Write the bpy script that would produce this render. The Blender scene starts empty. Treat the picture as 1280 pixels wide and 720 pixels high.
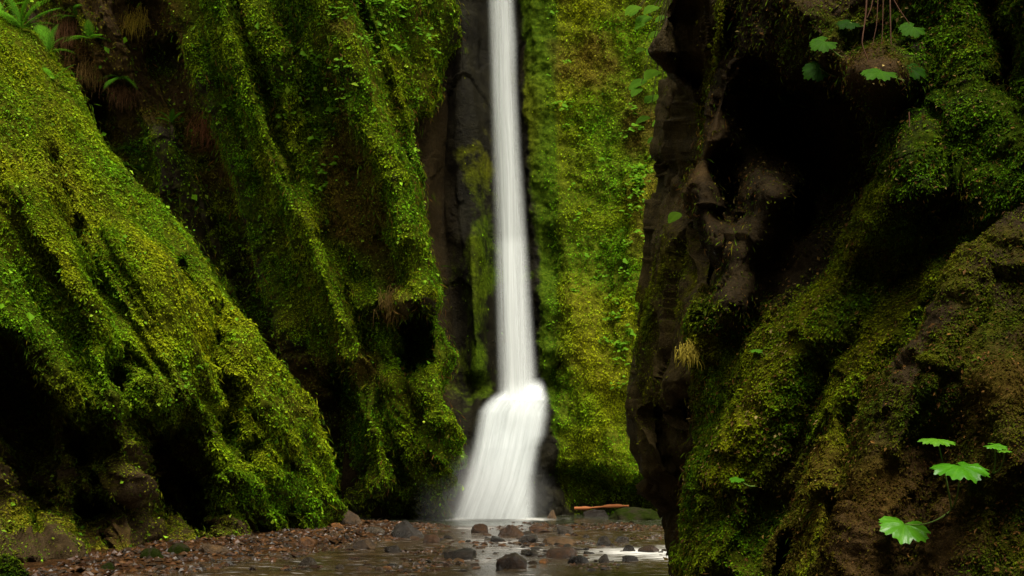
import bpy, math, random
import numpy as np
from mathutils import Vector, Matrix, Euler

random.seed(7)
RNG = np.random.default_rng(11)
scene = bpy.context.scene
C = scene.collection
R = math.radians

# ------------------------------------------------------------------ camera, sky, sun, exposure
F = 1400.0          # focal length in photo pixels (1280 wide)
HZ = 567.0          # horizon row
CZ = 1.5            # eye height above the water
cam_d = bpy.data.cameras.new('camera')
cam = bpy.data.objects.new('camera', cam_d)
C.objects.link(cam)
cam.location = (0, 0, CZ)
cam.rotation_euler = (R(90), 0, 0)
cam_d.sensor_width = 36
cam_d.lens = 36 * F / 1280
cam_d.shift_y = (HZ - 360) / 1280
cam_d.clip_start = 0.05
cam_d.clip_end = 500
scene.camera = cam

SUN_EL, SUN_AZ = R(71), R(158)      # azimuth clockwise from +Y
w = bpy.data.worlds.new('World')
scene.world = w
w.use_nodes = True
wn = w.node_tree.nodes
sky = wn.new('ShaderNodeTexSky')
sky.sky_type = 'NISHITA'
sky.sun_disc = False
sky.sun_elevation = SUN_EL
sky.sun_rotation = SUN_AZ
hs = wn.new('ShaderNodeHueSaturation')
hs.inputs['Saturation'].default_value = 0.12
tm = wn.new('ShaderNodeMix'); tm.data_type = 'RGBA'; tm.blend_type = 'MULTIPLY'
tm.inputs[0].default_value = 1.0
tm.inputs[7].default_value = (1.0, 0.96, 0.80, 1)
w.node_tree.links.new(sky.outputs[0], hs.inputs['Color'])
w.node_tree.links.new(hs.outputs[0], tm.inputs[6])
w.node_tree.links.new(tm.outputs[2], wn['Background'].inputs[0])
wn['Background'].inputs[1].default_value = 0.08

sun_d = bpy.data.lights.new('sun', 'SUN')
sun_d.energy = 1.5
sun_d.angle = R(27)
sun_d.color = (1.0, 0.95, 0.84)
sun = bpy.data.objects.new('sun', sun_d)
C.objects.link(sun)
sdir = Vector((math.sin(SUN_AZ) * math.cos(SUN_EL), math.cos(SUN_AZ) * math.cos(SUN_EL), math.sin(SUN_EL)))
sun.rotation_euler = sdir.to_track_quat('Z', 'Y').to_euler()
sun.location = (0, 0, 40)

scene.view_settings.view_transform = 'Standard'
scene.view_settings.look = 'None'
scene.view_settings.gamma = 1
scene.view_settings.exposure = 2.28
scene.render.engine = 'CYCLES'
scene.cycles.max_bounces = 5
scene.cycles.diffuse_bounces = 3
scene.cycles.glossy_bounces = 3
scene.cycles.transmission_bounces = 3
scene.cycles.transparent_max_bounces = 32

# ------------------------------------------------------------------ maths helpers
def W(px, py, d):
    px = np.asarray(px, float); py = np.asarray(py, float); d = np.asarray(d, float)
    return np.stack([(px - 640) / F * d, d + 0 * px, CZ + (HZ - py) / F * d], -1)

def interp(x, xs, ys):
    return np.interp(x, xs, ys)

def sstep(a, b, x):
    t = np.clip((x - a) / (b - a), 0, 1)
    return t * t * (3 - 2 * t)

def _h(ix, iy, iz, s):
    n = (ix.astype(np.int64) * 374761393 + iy.astype(np.int64) * 668265263 + iz.astype(np.int64) * 1440662683 + s * 974711) & 0xffffffff
    n = ((n ^ (n >> 13)) * 1274126177) & 0xffffffff
    n = ((n ^ (n >> 15)) * 2246822519) & 0xffffffff
    return ((n ^ (n >> 16)) & 0xffffff) / float(0xffffff)

def vnoise(P, s=0):
    i = np.floor(P); f = P - i; f = f * f * f * (f * (f * 6 - 15) + 10)
    x, y, z = i[..., 0], i[..., 1], i[..., 2]
    fx, fy, fz = f[..., 0], f[..., 1], f[..., 2]
    r = 0
    for dx in (0, 1):
        wx = fx if dx else 1 - fx
        for dy in (0, 1):
            wy = fy if dy else 1 - fy
            for dz in (0, 1):
                wz = fz if dz else 1 - fz
                r = r + wx * wy * wz * _h(x + dx, y + dy, z + dz, s)
    return r * 2 - 1

def fbm(P, freq=1.0, octv=4, s=0, gain=0.5, ridge=False):
    P = np.asarray(P, float) * freq
    a, r, t = 1.0, 0.0, 0.0
    for k in range(octv):
        v = vnoise(P + k * 17.3, s + k)
        if ridge: v = 1 - 2 * np.abs(v)
        r = r + a * v; t += a; a *= gain; P = P * 2.03
    return r / t

def facets(P, freq, s=0):
    """broken rock: every cell of a Voronoi pattern is a tilted plane"""
    P = np.asarray(P, float) * freq
    i = np.floor(P); best = np.full(P.shape[:-1], 9e9); val = np.zeros(P.shape[:-1])
    for dx in (-1, 0, 1):
        for dy in (-1, 0, 1):
            for dz in (-1, 0, 1):
                c = i + np.array([dx, dy, dz]); a = (c[..., 0], c[..., 1], c[..., 2])
                q = P - c - np.stack([_h(*a, s), _h(*a, s + 1), _h(*a, s + 2)], -1)
                d2 = (q * q).sum(-1)
                v = (q[..., 0] * (_h(*a, s + 3) - .5) + q[..., 1] * (_h(*a, s + 4) - .5) + q[..., 2] * (_h(*a, s + 5) - .5)) * 1.6 + (_h(*a, s + 6) - .5) * 1.2
                m = d2 < best
                best = np.where(m, d2, best); val = np.where(m, v, val)
    return val

def fz(freq, amp, s=0, stretch=(1, 1, 1)):
    def f(G, PX, PY):
        Q = G * np.array(stretch); Q = Q + .25 / freq * np.stack([fbm(Q, freq * 1.5, 2, s + 50), fbm(Q, freq * 1.5, 2, s + 60), fbm(Q, freq * 1.5, 2, s + 70)], -1)
        return amp * facets(Q, freq, s)
    return f

def stroke(PX, PY, pts, width, amt, p=2.0):
    """a soft groove (+) or rib (-) pressed into the depth of the rock along a line"""
    best = np.full(PX.shape, 1e9); 
    ws = width if isinstance(width, (list, tuple)) else [width] * len(pts)
    if len(pts) == 1: pts = [pts[0], (pts[0][0] + .01, pts[0][1])]; ws = [ws[0]] * 2
    for (a, b, wa, wb) in zip(pts[:-1], pts[1:], ws[:-1], ws[1:]):
        ax, ay = a; bx, by = b
        dx, dy = bx - ax, by - ay
        t = np.clip(((PX - ax) * dx + (PY - ay) * dy) / (dx * dx + dy * dy + 1e-9), 0, 1)
        dd = np.hypot(PX - ax - t * dx, PY - ay - t * dy) / (wa + (wb - wa) * t)
        best = np.minimum(best, dd)
    return amt * np.exp(-best ** p)

def tag(o, label=None, cat=None, group=None, kind=None):
    if label: o['label'] = label
    if cat: o['category'] = cat
    if group: o['group'] = group
    if kind: o['kind'] = kind
    return o

def link(name, me, mat=None, parent=None):
    o = bpy.data.objects.new(name, me)
    C.objects.link(o)
    if mat and len(me.materials) == 0: me.materials.append(mat)
    if parent: o.parent = parent
    return o

def empty(name, loc, rot=(0, 0, 0)):
    o = bpy.data.objects.new(name, None)
    o.empty_display_size = 0.1
    C.objects.link(o); o.location = loc; o.rotation_euler = rot
    return o

def mesh_np(name, V, faces, smooth=True, cols=None, uv=None):
    """faces: (n,k) int array; cols: dict name -> (nv,3) colours"""
    V = np.ascontiguousarray(V, dtype=np.float32); faces = np.asarray(faces, dtype=np.int32)
    n, k = faces.shape
    me = bpy.data.meshes.new(name)
    me.vertices.add(len(V)); me.vertices.foreach_set('co', V.ravel())
    me.loops.add(n * k); me.loops.foreach_set('vertex_index', faces.ravel())
    me.polygons.add(n)
    me.polygons.foreach_set('loop_start', np.arange(0, n * k, k, dtype=np.int32))
    me.polygons.foreach_set('use_smooth', np.full(n, smooth))
    if uv is not None:
        l = me.uv_layers.new(name='UVMap')
        l.data.foreach_set('uv', np.ascontiguousarray(uv[faces.ravel()], dtype=np.float32).ravel())
    me.update(calc_edges=True)
    if cols:
        for nm, c in cols.items():
            at = me.color_attributes.new(nm, 'FLOAT_COLOR', 'POINT')
            at.data.foreach_set('color', np.ascontiguousarray(np.concatenate([c, np.ones((len(c), 1))], 1), dtype=np.float32).ravel())
    return me

def grid_faces(nv, nu):
    i = np.arange(nv - 1)[:, None] * nu + np.arange(nu - 1)[None, :]
    i = i.ravel()
    return np.stack([i, i + 1, i + nu + 1, i + nu], 1)

def grid_normals(G):
    du = np.gradient(G, axis=1); dv = np.gradient(G, axis=0)
    n = np.cross(du, dv)
    n /= np.linalg.norm(n, axis=-1, keepdims=True) + 1e-12
    return n

# ------------------------------------------------------------------ materials
def new_mat(name):
    m = bpy.data.materials.new(name); m.use_nodes = True
    nt = m.node_tree
    return m, nt, nt.nodes, nt.links, nt.nodes['Principled BSDF']

def noise_node(nt, scale, detail=4, rough=0.6, vec=None):
    n = nt.nodes.new('ShaderNodeTexNoise')
    n.inputs['Scale'].default_value = scale
    n.inputs['Detail'].default_value = detail
    n.inputs['Roughness'].default_value = rough
    if vec is not None: nt.links.new(vec, n.inputs['Vector'])
    return n

def ramp(nt, stops, fac):
    r = nt.nodes.new('ShaderNodeValToRGB')
    e = r.color_ramp.elements
    while len(e) < len(stops): e.new(0.5)
    for el, (p, c) in zip(e, stops):
        el.position = p; el.color = (c[0], c[1], c[2], 1)
    nt.links.new(fac, r.inputs['Fac'])
    return r

def mixc(nt, fac, a, b, blend='MIX'):
    m = nt.nodes.new('ShaderNodeMix'); m.data_type = 'RGBA'; m.blend_type = blend
    if isinstance(fac, float): m.inputs[0].default_value = fac
    else: nt.links.new(fac, m.inputs[0])
    for k, v in ((6, a), (7, b)):
        if isinstance(v, tuple): m.inputs[k].default_value = (*v[:3], 1)
        else: nt.links.new(v, m.inputs[k])
    return m.outputs[2]

def cliff_material(name, scale=1.0, rock=((0.014, 0.011, 0.006), (0.055, 0.042, 0.024)), wet=0.55, mb=1.0):
    m, nt, N, L, b = new_mat(name)
    geo = N.new('ShaderNodeNewGeometry')
    pos = geo.outputs['Position']
    at = N.new('ShaderNodeAttribute'); at.attribute_name = 'mask'
    sp = N.new('ShaderNodeSeparateColor'); L.new(at.outputs['Color'], sp.inputs[0])
    n1 = noise_node(nt, 3.0 * scale, 6, 0.65, pos)
    n2 = noise_node(nt, 14.0 * scale, 5, 0.7, pos)
    n3 = noise_node(nt, 60.0 * scale, 3, 0.7, pos)
    rockc = ramp(nt, [(0.3, rock[0]), (0.7, rock[1])], n1.outputs['Fac']).outputs[0]
    rockc = mixc(nt, 0.5, rockc, ramp(nt, [(0.35, (0.35, 0.32, 0.3)), (0.65, (1.4, 1.35, 1.25))], n2.outputs['Fac']).outputs[0], 'MULTIPLY')
    mossc = ramp(nt, [(0.3, tuple(v * mb for v in (0.010, 0.018, 0.002))), (0.5, tuple(v * mb for v in (0.028, 0.048, 0.003))), (0.7, tuple(v * mb for v in (0.06, 0.085, 0.005)))], n2.outputs['Fac']).outputs[0]
    yel = ramp(nt, [(0.3, tuple(v * mb for v in (0.045, 0.035, 0.004))), (0.7, tuple(v * mb for v in (0.13, 0.12, 0.008)))], n2.outputs['Fac']).outputs[0]
    mossc = mixc(nt, sp.outputs[1], mossc, yel)
    # moss amount broken up by noise
    ma = N.new('ShaderNodeMath'); ma.operation = 'MULTIPLY_ADD'
    L.new(n1.outputs['Fac'], ma.inputs[0]); ma.inputs[1].default_value = 1.2; ma.inputs[2].default_value = -0.6
    mb = N.new('ShaderNodeMath'); mb.operation = 'ADD'; L.new(ma.outputs[0], mb.inputs[0]); L.new(sp.outputs[0], mb.inputs[1])
    mr = N.new('ShaderNodeMapRange'); mr.inputs[1].default_value = 0.35; mr.inputs[2].default_value = 0.65
    L.new(mb.outputs[0], mr.inputs[0])
    col = mixc(nt, mr.outputs[0], rockc, mossc)
    brown = ramp(nt, [(0.3, (0.028, 0.015, 0.004)), (0.7, (0.085, 0.048, 0.013))], n2.outputs['Fac']).outputs[0]
    col = mixc(nt, sp.outputs[2], col, brown)
    L.new(col, b.inputs['Base Color'])
    rr = N.new('ShaderNodeMapRange'); L.new(mr.outputs[0], rr.inputs[0]); rr.inputs[3].default_value = wet; rr.inputs[4].default_value = 0.95
    L.new(rr.outputs[0], b.inputs['Roughness'])
    sr = N.new('ShaderNodeMapRange'); L.new(mr.outputs[0], sr.inputs[0]); sr.inputs[3].default_value = .06; sr.inputs[4].default_value = 0.0
    L.new(sr.outputs[0], b.inputs['Specular IOR Level'])
    bp = N.new('ShaderNodeBump'); bp.inputs['Strength'].default_value = 0.8; bp.inputs['Distance'].default_value = 0.08 / scale
    L.new(n2.outputs['Fac'], bp.inputs['Height'])
    bp2 = N.new('ShaderNodeBump'); bp2.inputs['Strength'].default_value = 0.9; bp2.inputs['Distance'].default_value = 0.02 / scale
    L.new(n3.outputs['Fac'], bp2.inputs['Height']); L.new(bp.outputs[0], bp2.inputs['Normal'])
    L.new(bp2.outputs[0], b.inputs['Normal'])
    return m

def leaf_material(name, rough=0.5, trans=0.25, spec=0.4):
    m, nt, N, L, b = new_mat(name)
    at = N.new('ShaderNodeAttribute'); at.attribute_name = 'col'
    L.new(at.outputs['Color'], b.inputs['Base Color'])
    b.inputs['Roughness'].default_value = rough
    b.inputs['Specular IOR Level'].default_value = spec
    if trans > 0:
        t = N.new('ShaderNodeBsdfTranslucent')
        L.new(at.outputs['Color'], t.inputs['Color'])
        mx = N.new('ShaderNodeMixShader'); mx.inputs[0].default_value = trans
        L.new(b.outputs[0], mx.inputs[1]); L.new(t.outputs[0], mx.inputs[2])
        L.new(mx.outputs[0], N['Material Output'].inputs[0])
    return m

M_FAR = cliff_material('mossy rock', 0.8)
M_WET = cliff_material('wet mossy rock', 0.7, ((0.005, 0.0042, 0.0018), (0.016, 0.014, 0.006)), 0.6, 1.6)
M_NEAR = cliff_material('near mossy rock', 3.0, ((0.006, 0.0045, 0.0017), (0.022, 0.0165, 0.006)), 0.7, 0.9)
M_MID = cliff_material('brown basalt', 1.6, ((0.020, 0.0145, 0.005), (0.095, 0.070, 0.024)), 0.6)
M_MOSS = leaf_material('moss leaves', 0.6, 0.25, 0.02)

# ------------------------------------------------------------------ rock sheets
def sheet(name, Lf, Rf, depth, rows, nu, roundL=None, roundR=None, back=8, noise=(), mask=None, mat=None, label=None, cat='cliff', leafless=None):
    """a relief of rock: rows = list of (row, n) breaks; Lf/Rf give its left and right edge per row; edges roll away into depth"""
    ys = []
    for (a, b, n) in rows: ys.append(np.linspace(a, b, n, endpoint=False))
    ys.append([rows[-1][1]])
    ys = np.concatenate(ys)
    lo, hi = Lf(ys), Rf(ys)
    t = np.linspace(0, 1, nu)
    # denser sampling towards rolled edges
    if roundL and roundR: t = 0.5 - 0.5 * np.cos(np.pi * t) * (0.35) - (0.5 - t) * 0.65 if False else t
    PX = lo[:, None] + (hi - lo)[:, None] * t[None, :]
    PY = np.repeat(ys[:, None], nu, 1)
    D = depth(PX, PY)
    if roundR:
        k = 1 - np.clip((hi[:, None] - PX) / roundR[0], 0, 1)
        D = D + roundR[1] * (1 - np.sqrt(np.clip(1 - k * k, 0, 1)))
    if roundL:
        k = 1 - np.clip((PX - lo[:, None]) / roundL[0], 0, 1)
        D = D + roundL[1] * (1 - np.sqrt(np.clip(1 - k * k, 0, 1)))
    G = W(PX, PY, D)
    on = np.ones(PX.shape)
    if roundR and back:
        ex = []
        for j in range(1, back + 1):
            p = hi[:, None] - j * j * roundR[2]; dd = D[:, -1:] + j * roundR[3]
            ex.append((p, ys[:, None], dd))
        PX = np.concatenate([PX] + [e[0] for e in ex], 1); PY = np.repeat(ys[:, None], PX.shape[1], 1)
        D = np.concatenate([D] + [e[2] for e in ex], 1)
        on = np.concatenate([on, np.zeros((len(ys), back))], 1)
    if roundL and back:
        ex = []
        for j in range(back, 0, -1):
            p = lo[:, None] + j * j * roundL[2]; dd = D[:, :1] + j * roundL[3]
            ex.append((p, ys[:, None], dd))
        PX = np.concatenate([e[0] for e in ex] + [PX], 1); PY = np.repeat(ys[:, None], PX.shape[1], 1)
        D = np.concatenate([e[2] for e in ex] + [D], 1)
        on = np.concatenate([np.zeros((len(ys), back)), on], 1)
    G = W(PX, PY, D)
    N = -grid_normals(G)
    N = np.where((N * -(G - np.array([0, 0, CZ]))).sum(-1, keepdims=True).mean() < 0, -N, N)
    disp = 0
    for fn in noise: disp = disp + fn(G, PX, PY)
    if noise is not None and len(noise): G = G + N * disp[..., None]
    N = -grid_normals(G)
    if (N * -(G - np.array([0, 0, CZ]))).sum(-1).mean() < 0: N = -N
    mk = mask(G, N, PX, PY)           # (...,3) moss, yellow, brown
    me = mesh_np(name, G.reshape(-1, 3), grid_faces(*PX.shape), True, {'mask': np.clip(mk.reshape(-1, 3), 0, 1)})
    o = link(name, me, mat)
    tag(o, label, cat, None, 'structure')
    return dict(G=G, N=N, PX=PX, PY=PY, mk=mk, on=on, o=o)

def pick(S, n, dens, ymin=-60, ymax=780, xmin=-60, xmax=1340):
    """n random spots on a sheet, spread by how much of the view they cover, times dens"""
    G, PX, PY = S['G'], S['PX'], S['PY']
    d = G[..., 1]
    e1 = G[1:, :-1] - G[:-1, :-1]; e2 = G[:-1, 1:] - G[:-1, :-1]
    area = np.linalg.norm(np.cross(e1, e2), axis=-1) / (d[:-1, :-1] ** 2)
    a = np.minimum(area, np.percentile(area, 99.0))
    pr = a * dens[:-1, :-1] * (S['on'][:-1, :-1] * 0.7 + 0.3)
    q = (PX[:-1, :-1] > xmin) & (PX[:-1, :-1] < xmax) & (PY[:-1, :-1] > ymin) & (PY[:-1, :-1] < ymax)
    pr = pr * q
    pr = pr.ravel() / pr.sum()
    idx = RNG.choice(len(pr), n, p=pr)
    nv, nu = a.shape
    r, c = idx // nu, idx % nu
    u, v = RNG.random(n)[:, None], RNG.random(n)[:, None]
    def bil(A):
        return A[r, c] * (1 - u) * (1 - v) + A[r, c + 1] * u * (1 - v) + A[r + 1, c] * (1 - u) * v + A[r + 1, c + 1] * u * v
    return bil(G), bil(S['N']), bil(S['mk']), bil(np.stack([PX, PY], -1))

def leaves(name, P, N, size, col, label, lift=0.3, aspect=0.55, fold=0.25, droop=0.7, mat=None, kind='stuff', cat='moss', updir=0.5):
    n = len(P)
    Nn = N * 0.8 + np.array([0, 0, updir]) + RNG.normal(size=(n, 3)) * 0.45
    Nn /= np.linalg.norm(Nn, axis=1, keepdims=True)
    T = RNG.normal(size=(n, 3)) + np.array([0, 0, -droop])
    T -= (T * Nn).sum(1, keepdims=True) * Nn
    T /= np.linalg.norm(T, axis=1, keepdims=True) + 1e-9
    B = np.cross(Nn, T)
    s = size[:, None]
    o = P + N * s * (lift * RNG.random((n, 1)) )
    ln = s; wd = s * aspect * 0.5
    v0 = o
    v1 = o + T * ln * 0.5 + B * wd + Nn * wd * fold
    v2 = o + T * ln - Nn * ln * 0.15
    v3 = o + T * ln * 0.5 - B * wd + Nn * wd * fold
    V = np.stack([v0, v1, v2, v3], 1).reshape(-1, 3)
    base = np.arange(n)[:, None] * 4
    Fc = np.concatenate([base + np.array([[0, 1, 2]]), base + np.array([[0, 2, 3]])], 1).reshape(-1, 3)
    cc = np.repeat(np.clip(col, 0.002, 0.6), 4, 0)
    me = mesh_np(name, V, Fc, False, {'col': cc})
    o = link(name, me, mat or M_MOSS)
    tag(o, label, cat, None, kind)
    return o

def moss_colour(P, mk, rnd=0.35, scale=1.0, bright=1.0):
    n = len(P)
    g = np.array([0.026, 0.075, 0.002]); g2 = np.array([0.115, 0.25, 0.004]); y = np.array([0.235, 0.25, 0.005]); b = np.array([0.10, 0.055, 0.010])
    a = (0.5 + 0.5 * np.clip(fbm(P, 1.2 * scale, 3, 5) * 1.8, -1, 1))[:, None]
    r = RNG.random((n, 1)) ** 1.5
    pch = .5 + .9 * (.5 + .5 * np.clip(fbm(P, 3.0 * scale, 3, 15) * 2, -1, 1))[:, None]
    c = pch * g * (1 - r) + pch * g2 * r
    yy = np.clip(mk[:, 1:2] + (a - 0.5) * 0.7 + (RNG.random((n, 1)) - .5) * .4, 0, 1)
    c = c * (1 - yy) + y * yy
    bb = np.clip(mk[:, 2:3] * 1.0 + (RNG.random((n, 1)) - .5) * .3 * (mk[:, 2:3] > .05), 0, 1)
    c = c * (1 - bb) + b * bb
    return c * bright * (1 + RNG.normal(size=(n, 1)) * rnd * 0.5).clip(0.4, 1.8)

def nz(freq, amp, octv=4, s=0, ridge=False, stretch=(1, 1, 1), gain=0.5):
    st = np.array(stretch)
    return lambda G, PX, PY: amp * fbm(G * st, freq, octv, s, gain, ridge)

def nstri(fx, fy, shear, amp, s=0, octv=3):
    """rills running down the slope: noise stretched along the fall line"""
    def f(G, PX, PY):
        q = PX - PY * shear
        P = np.stack([q * fx, PY * fy, G[..., 1] * 0.1], -1)
        return amp * fbm(P, 1.0, octv, s, 0.5)
    return f

# ================================================================== LEFT BUTTRESS
SIL1 = ([-900, -300, 20, 60, 100, 180, 260, 350, 440, 510, 580, 650, 720, 900], [-900, -330, -2, 35, 62, 132, 200, 280, 340, 375, 400, 417, 424, 430])
def d1(X, Y):
    s = interp(Y, *SIL1)
    ds = interp(Y, [-900, 0, 200, 400, 600, 720], [19.5, 20, 20.5, 21.5, 22, 22.4])
    e = s - X
    d = ds - 12 * (1 - np.exp(-np.maximum(e, 0) / 520))
    d += stroke(X, Y, [(60, 200), (112, 330), (150, 450), (176, 560), (196, 680)], [8, 10, 13, 14, 14], 1.1)
    d += stroke(X, Y, [(30, 240), (90, 330), (132, 440), (160, 540), (170, 600)], 22, -0.9)
    d += stroke(X, Y, [(150, 300), (205, 400), (235, 480)], [20, 38, 42], -0.9)
    d += stroke(X, Y, [(225, 330), (262, 400), (285, 470), (290, 560)], [6, 8, 9, 9], 0.8)
    d += stroke(X, Y, [(268, 395), (275, 425)], 13, 0.9)
    d += stroke(X, Y, [(300, 400), (330, 480), (345, 560)], [20, 26, 24], -0.5)
    d += stroke(X, Y, [(-30, 450), (10, 470), (30, 560), (40, 640)], [32, 36, 40, 26], 1.9, 3)
    d += stroke(X, Y, [(105, 535), (112, 580)], 24, 1.3, 3)
    d += stroke(X, Y, [(108, 640), (120, 680)], 22, 1.3, 3)
    d += stroke(X, Y, [(205, 540), (215, 600), (235, 670)], [34, 36, 28], 1.9, 3)
    d += stroke(X, Y, [(245, 610), (250, 660)], 22, 1.5, 3)
    d += stroke(X, Y, [(315, 560), (325, 620)], 14, 0.8)
    d += stroke(X, Y, [(355, 590), (362, 640)], 10, 0.7)
    d += stroke(X, Y, [(-140, 250), (-90, 420), (-60, 600)], 40, 0.8)
    d -= 1.7 * sstep(630, 700, Y) * sstep(420, 120, X)
    line = interp(X, [-400, 0, 60, 100, 180, 250, 280, 400], [430, 425, 470, 520, 520, 530, 610, 650])
    d += 0.6 * sstep(0, 45, Y - line) - 0.25 * np.exp(-((Y - line + 25) / 30) ** 2)
    return d
def m1(G, N, X, Y):
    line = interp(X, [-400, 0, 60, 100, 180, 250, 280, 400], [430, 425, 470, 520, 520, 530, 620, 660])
    low = sstep(-10, 50, Y - line)  # foot moss thinned and browned, standing in for shade missing there
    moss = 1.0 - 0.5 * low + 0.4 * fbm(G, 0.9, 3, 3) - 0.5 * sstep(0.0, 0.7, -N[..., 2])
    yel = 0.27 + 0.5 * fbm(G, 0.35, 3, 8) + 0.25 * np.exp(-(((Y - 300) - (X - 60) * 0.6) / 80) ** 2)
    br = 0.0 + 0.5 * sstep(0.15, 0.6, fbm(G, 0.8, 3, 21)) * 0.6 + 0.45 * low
    return np.stack([moss, yel, br], -1)
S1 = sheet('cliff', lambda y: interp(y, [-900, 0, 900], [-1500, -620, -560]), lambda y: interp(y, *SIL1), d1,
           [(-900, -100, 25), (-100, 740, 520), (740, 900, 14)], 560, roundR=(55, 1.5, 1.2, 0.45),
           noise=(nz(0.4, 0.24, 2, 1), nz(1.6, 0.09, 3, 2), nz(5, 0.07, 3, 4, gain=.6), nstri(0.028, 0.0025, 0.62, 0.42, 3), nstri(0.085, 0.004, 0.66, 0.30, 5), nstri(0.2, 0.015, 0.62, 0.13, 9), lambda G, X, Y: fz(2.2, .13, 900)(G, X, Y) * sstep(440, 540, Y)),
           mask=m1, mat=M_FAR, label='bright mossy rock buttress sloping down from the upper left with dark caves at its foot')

# ================================================================== MIDDLE LEFT WALL
SIL2 = ([-900, 0, 60, 100, 130, 160, 240, 300, 340, 400, 450, 500, 560, 600, 650, 720], [575, 560, 554, 557, 548, 531, 528, 537, 546, 553, 559, 565, 572, 568, 562, 566])
RB = ([-500, 0, 140, 230, 320, 400, 520, 640], [330, 425, 470, 497, 512, 525, 552, 556])
RA = ([-500, 0, 130, 180, 250, 330, 470, 600], [180, 275, 318, 335, 362, 400, 445, 475])
def d2(X, Y):
    rb, ra = interp(Y, *RB), interp(Y, *RA)
    d = 25.2 + 0.0 * X
    d += 0.010 * np.clip(rb - X, 0, 400)
    d += 0.02 * np.clip(X - rb, 0, 200)
    rbp = [(a, b) for b, a in zip(*RB)]; rap = [(a, b) for b, a in zip(*RA)]
    d += stroke(X, Y, rbp, 26, -1.1)
    d += stroke(X, Y, rap, 17, -1.7)
    d += stroke(X, Y, [(x + 26, y) for x, y in rap], 13, 0.7)
    d += stroke(X, Y, [(x + 20, y) for x, y in rbp if y > -100 and y < 300], 11, 1.0)
    d += stroke(X, Y, [(320, 0), (350, 110), (372, 200), (395, 280)], 11, -1.1)
    d += stroke(X, Y, [(240, 60), (290, 200), (330, 330), (372, 420), (392, 520)], 14, -0.9)
    d += stroke(X, Y, [(215, 80), (270, 220), (310, 330), (345, 420), (380, 520), (400, 600)], [24, 28, 26, 22, 22, 16], 1.7)
    d += stroke(X, Y, [(120, 150), (200, 260), (290, 370), (370, 520), (415, 620)], [36, 42, 42, 34, 18], 2.3)
    d += stroke(X, Y, [(180, 20), (190, 130)], 30, 1.2)
    d += stroke(X, Y, [(518, 405), (520, 450)], 21, 2.2, 3)
    d += stroke(X, Y, [(470, 375), (505, 385), (535, 370)], 20, -0.8)
    d += stroke(X, Y, [(430, 480), (445, 590)], [22, 26], 1.7, 3)
    d += stroke(X, Y, [(440, 400), (470, 470), (490, 560)], 13, -0.7)
    d += stroke(X, Y, [(500, 480), (505, 560), (500, 620)], 20, -0.7)
    d += stroke(X, Y, [(535, 470), (540, 540), (545, 600)], 9, 0.5)
    d += 0.8 * sstep(0, 60, Y - 590)
    return d
def m2(G, N, X, Y):
    ra = interp(Y, *RA)
    bare = np.exp(-((X - (150 + Y * .45)) / 75.) ** 2) * 0.7 + 0.5 * sstep(260, 60, X) * sstep(250, 0, Y) + stroke(X, Y, [(500, 385), (525, 385)], 20, .7)
    moss = 1.0 - bare * .55 + 0.45 * fbm(G, 0.8, 3, 13) - 0.35 * sstep(0.0, 0.7, -N[..., 2])
    yel = 0.15 + 0.5 * fbm(G, 0.4, 3, 18) + stroke(X, Y, [(165, 25)], 22, .7) + stroke(X, Y, [(180, 0), (185, 50)], 14, .5)
    br = 0.75 * sstep(0.05, 0.5, fbm(G, 0.55, 3, 31) + stroke(X, Y, [(420, 180), (450, 260), (470, 330)], 35, .45) + bare * .5 - .12) \
        + stroke(X, Y, [(100, 80), (112, 100)], 20, .8) + stroke(X, Y, [(240, 150), (250, 180)], 10, .9) + stroke(X, Y, [(495, 385)], 22, .8)
    return np.stack([moss, yel, br], -1)
S2 = sheet('cliff', lambda y: interp(y, [-900, 0, 400, 720], [-300, -60, 60, 200]), lambda y: interp(y, *SIL2), d2,
           [(-900, -60, 25), (-60, 680, 500), (680, 720, 6)], 520, roundR=(22, 1.2, 0.8, 0.4),
           noise=(nz(0.4, 0.28, 2, 41), nz(1.5, 0.12, 3, 42), nz(4.0, 0.09, 3, 44, gain=.6), nstri(0.04, 0.0022, 0.40, 0.50, 43), nstri(0.11, 0.004, 0.36, 0.32, 47), nstri(0.25, 0.015, 0.4, 0.12, 49), fz(1.2, .09, 880)),
           mask=m2, mat=M_FAR, label='tall mossy cliff with diagonal ribs standing left of the waterfall')

# ================================================================== BACK WALL
def d5(X, Y):
    d = 28.9 - 0.9 * np.exp(-((X - 500) / 60.) ** 2) + 0 * X
    d -= 0.010 * np.clip(X - 720, 0, 400)
    d -= 0.004 * np.clip(Y - 200, -200, 400) * 0.8
    d += stroke(X, Y, [(628, -300), (632, 100), (640, 300), (645, 480)], 30, 0.8)
    d += stroke(X, Y, [(560, 40), (552, 300), (575, 480)], [10, 14, 20], 0.8)
    d += -1.6 * sstep(478, 530, Y + 12 * np.sin(X * .05)) * np.exp(-(np.abs(X - 622) / 64.) ** 2.2)
    d += stroke(X, Y, [(664, 498), (690, 478), (702, 452)], [8, 9, 5], 0.35)
    d += stroke(X, Y, [(700, 595), (740, 615), (800, 622)], [14, 20, 18], 1.3, 3)
    d += stroke(X, Y, [(715, 380), (740, 500), (760, 570)], 40, -0.9)
    d += stroke(X, Y, [(800, 240), (790, 400), (775, 480)], 22, -0.7)
    d += stroke(X, Y, [(690, 300), (700, 420)], 14, 0.5)
    d += stroke(X, Y, [(590, 300), (596, 460)], 14, -0.4)
    return d
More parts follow.
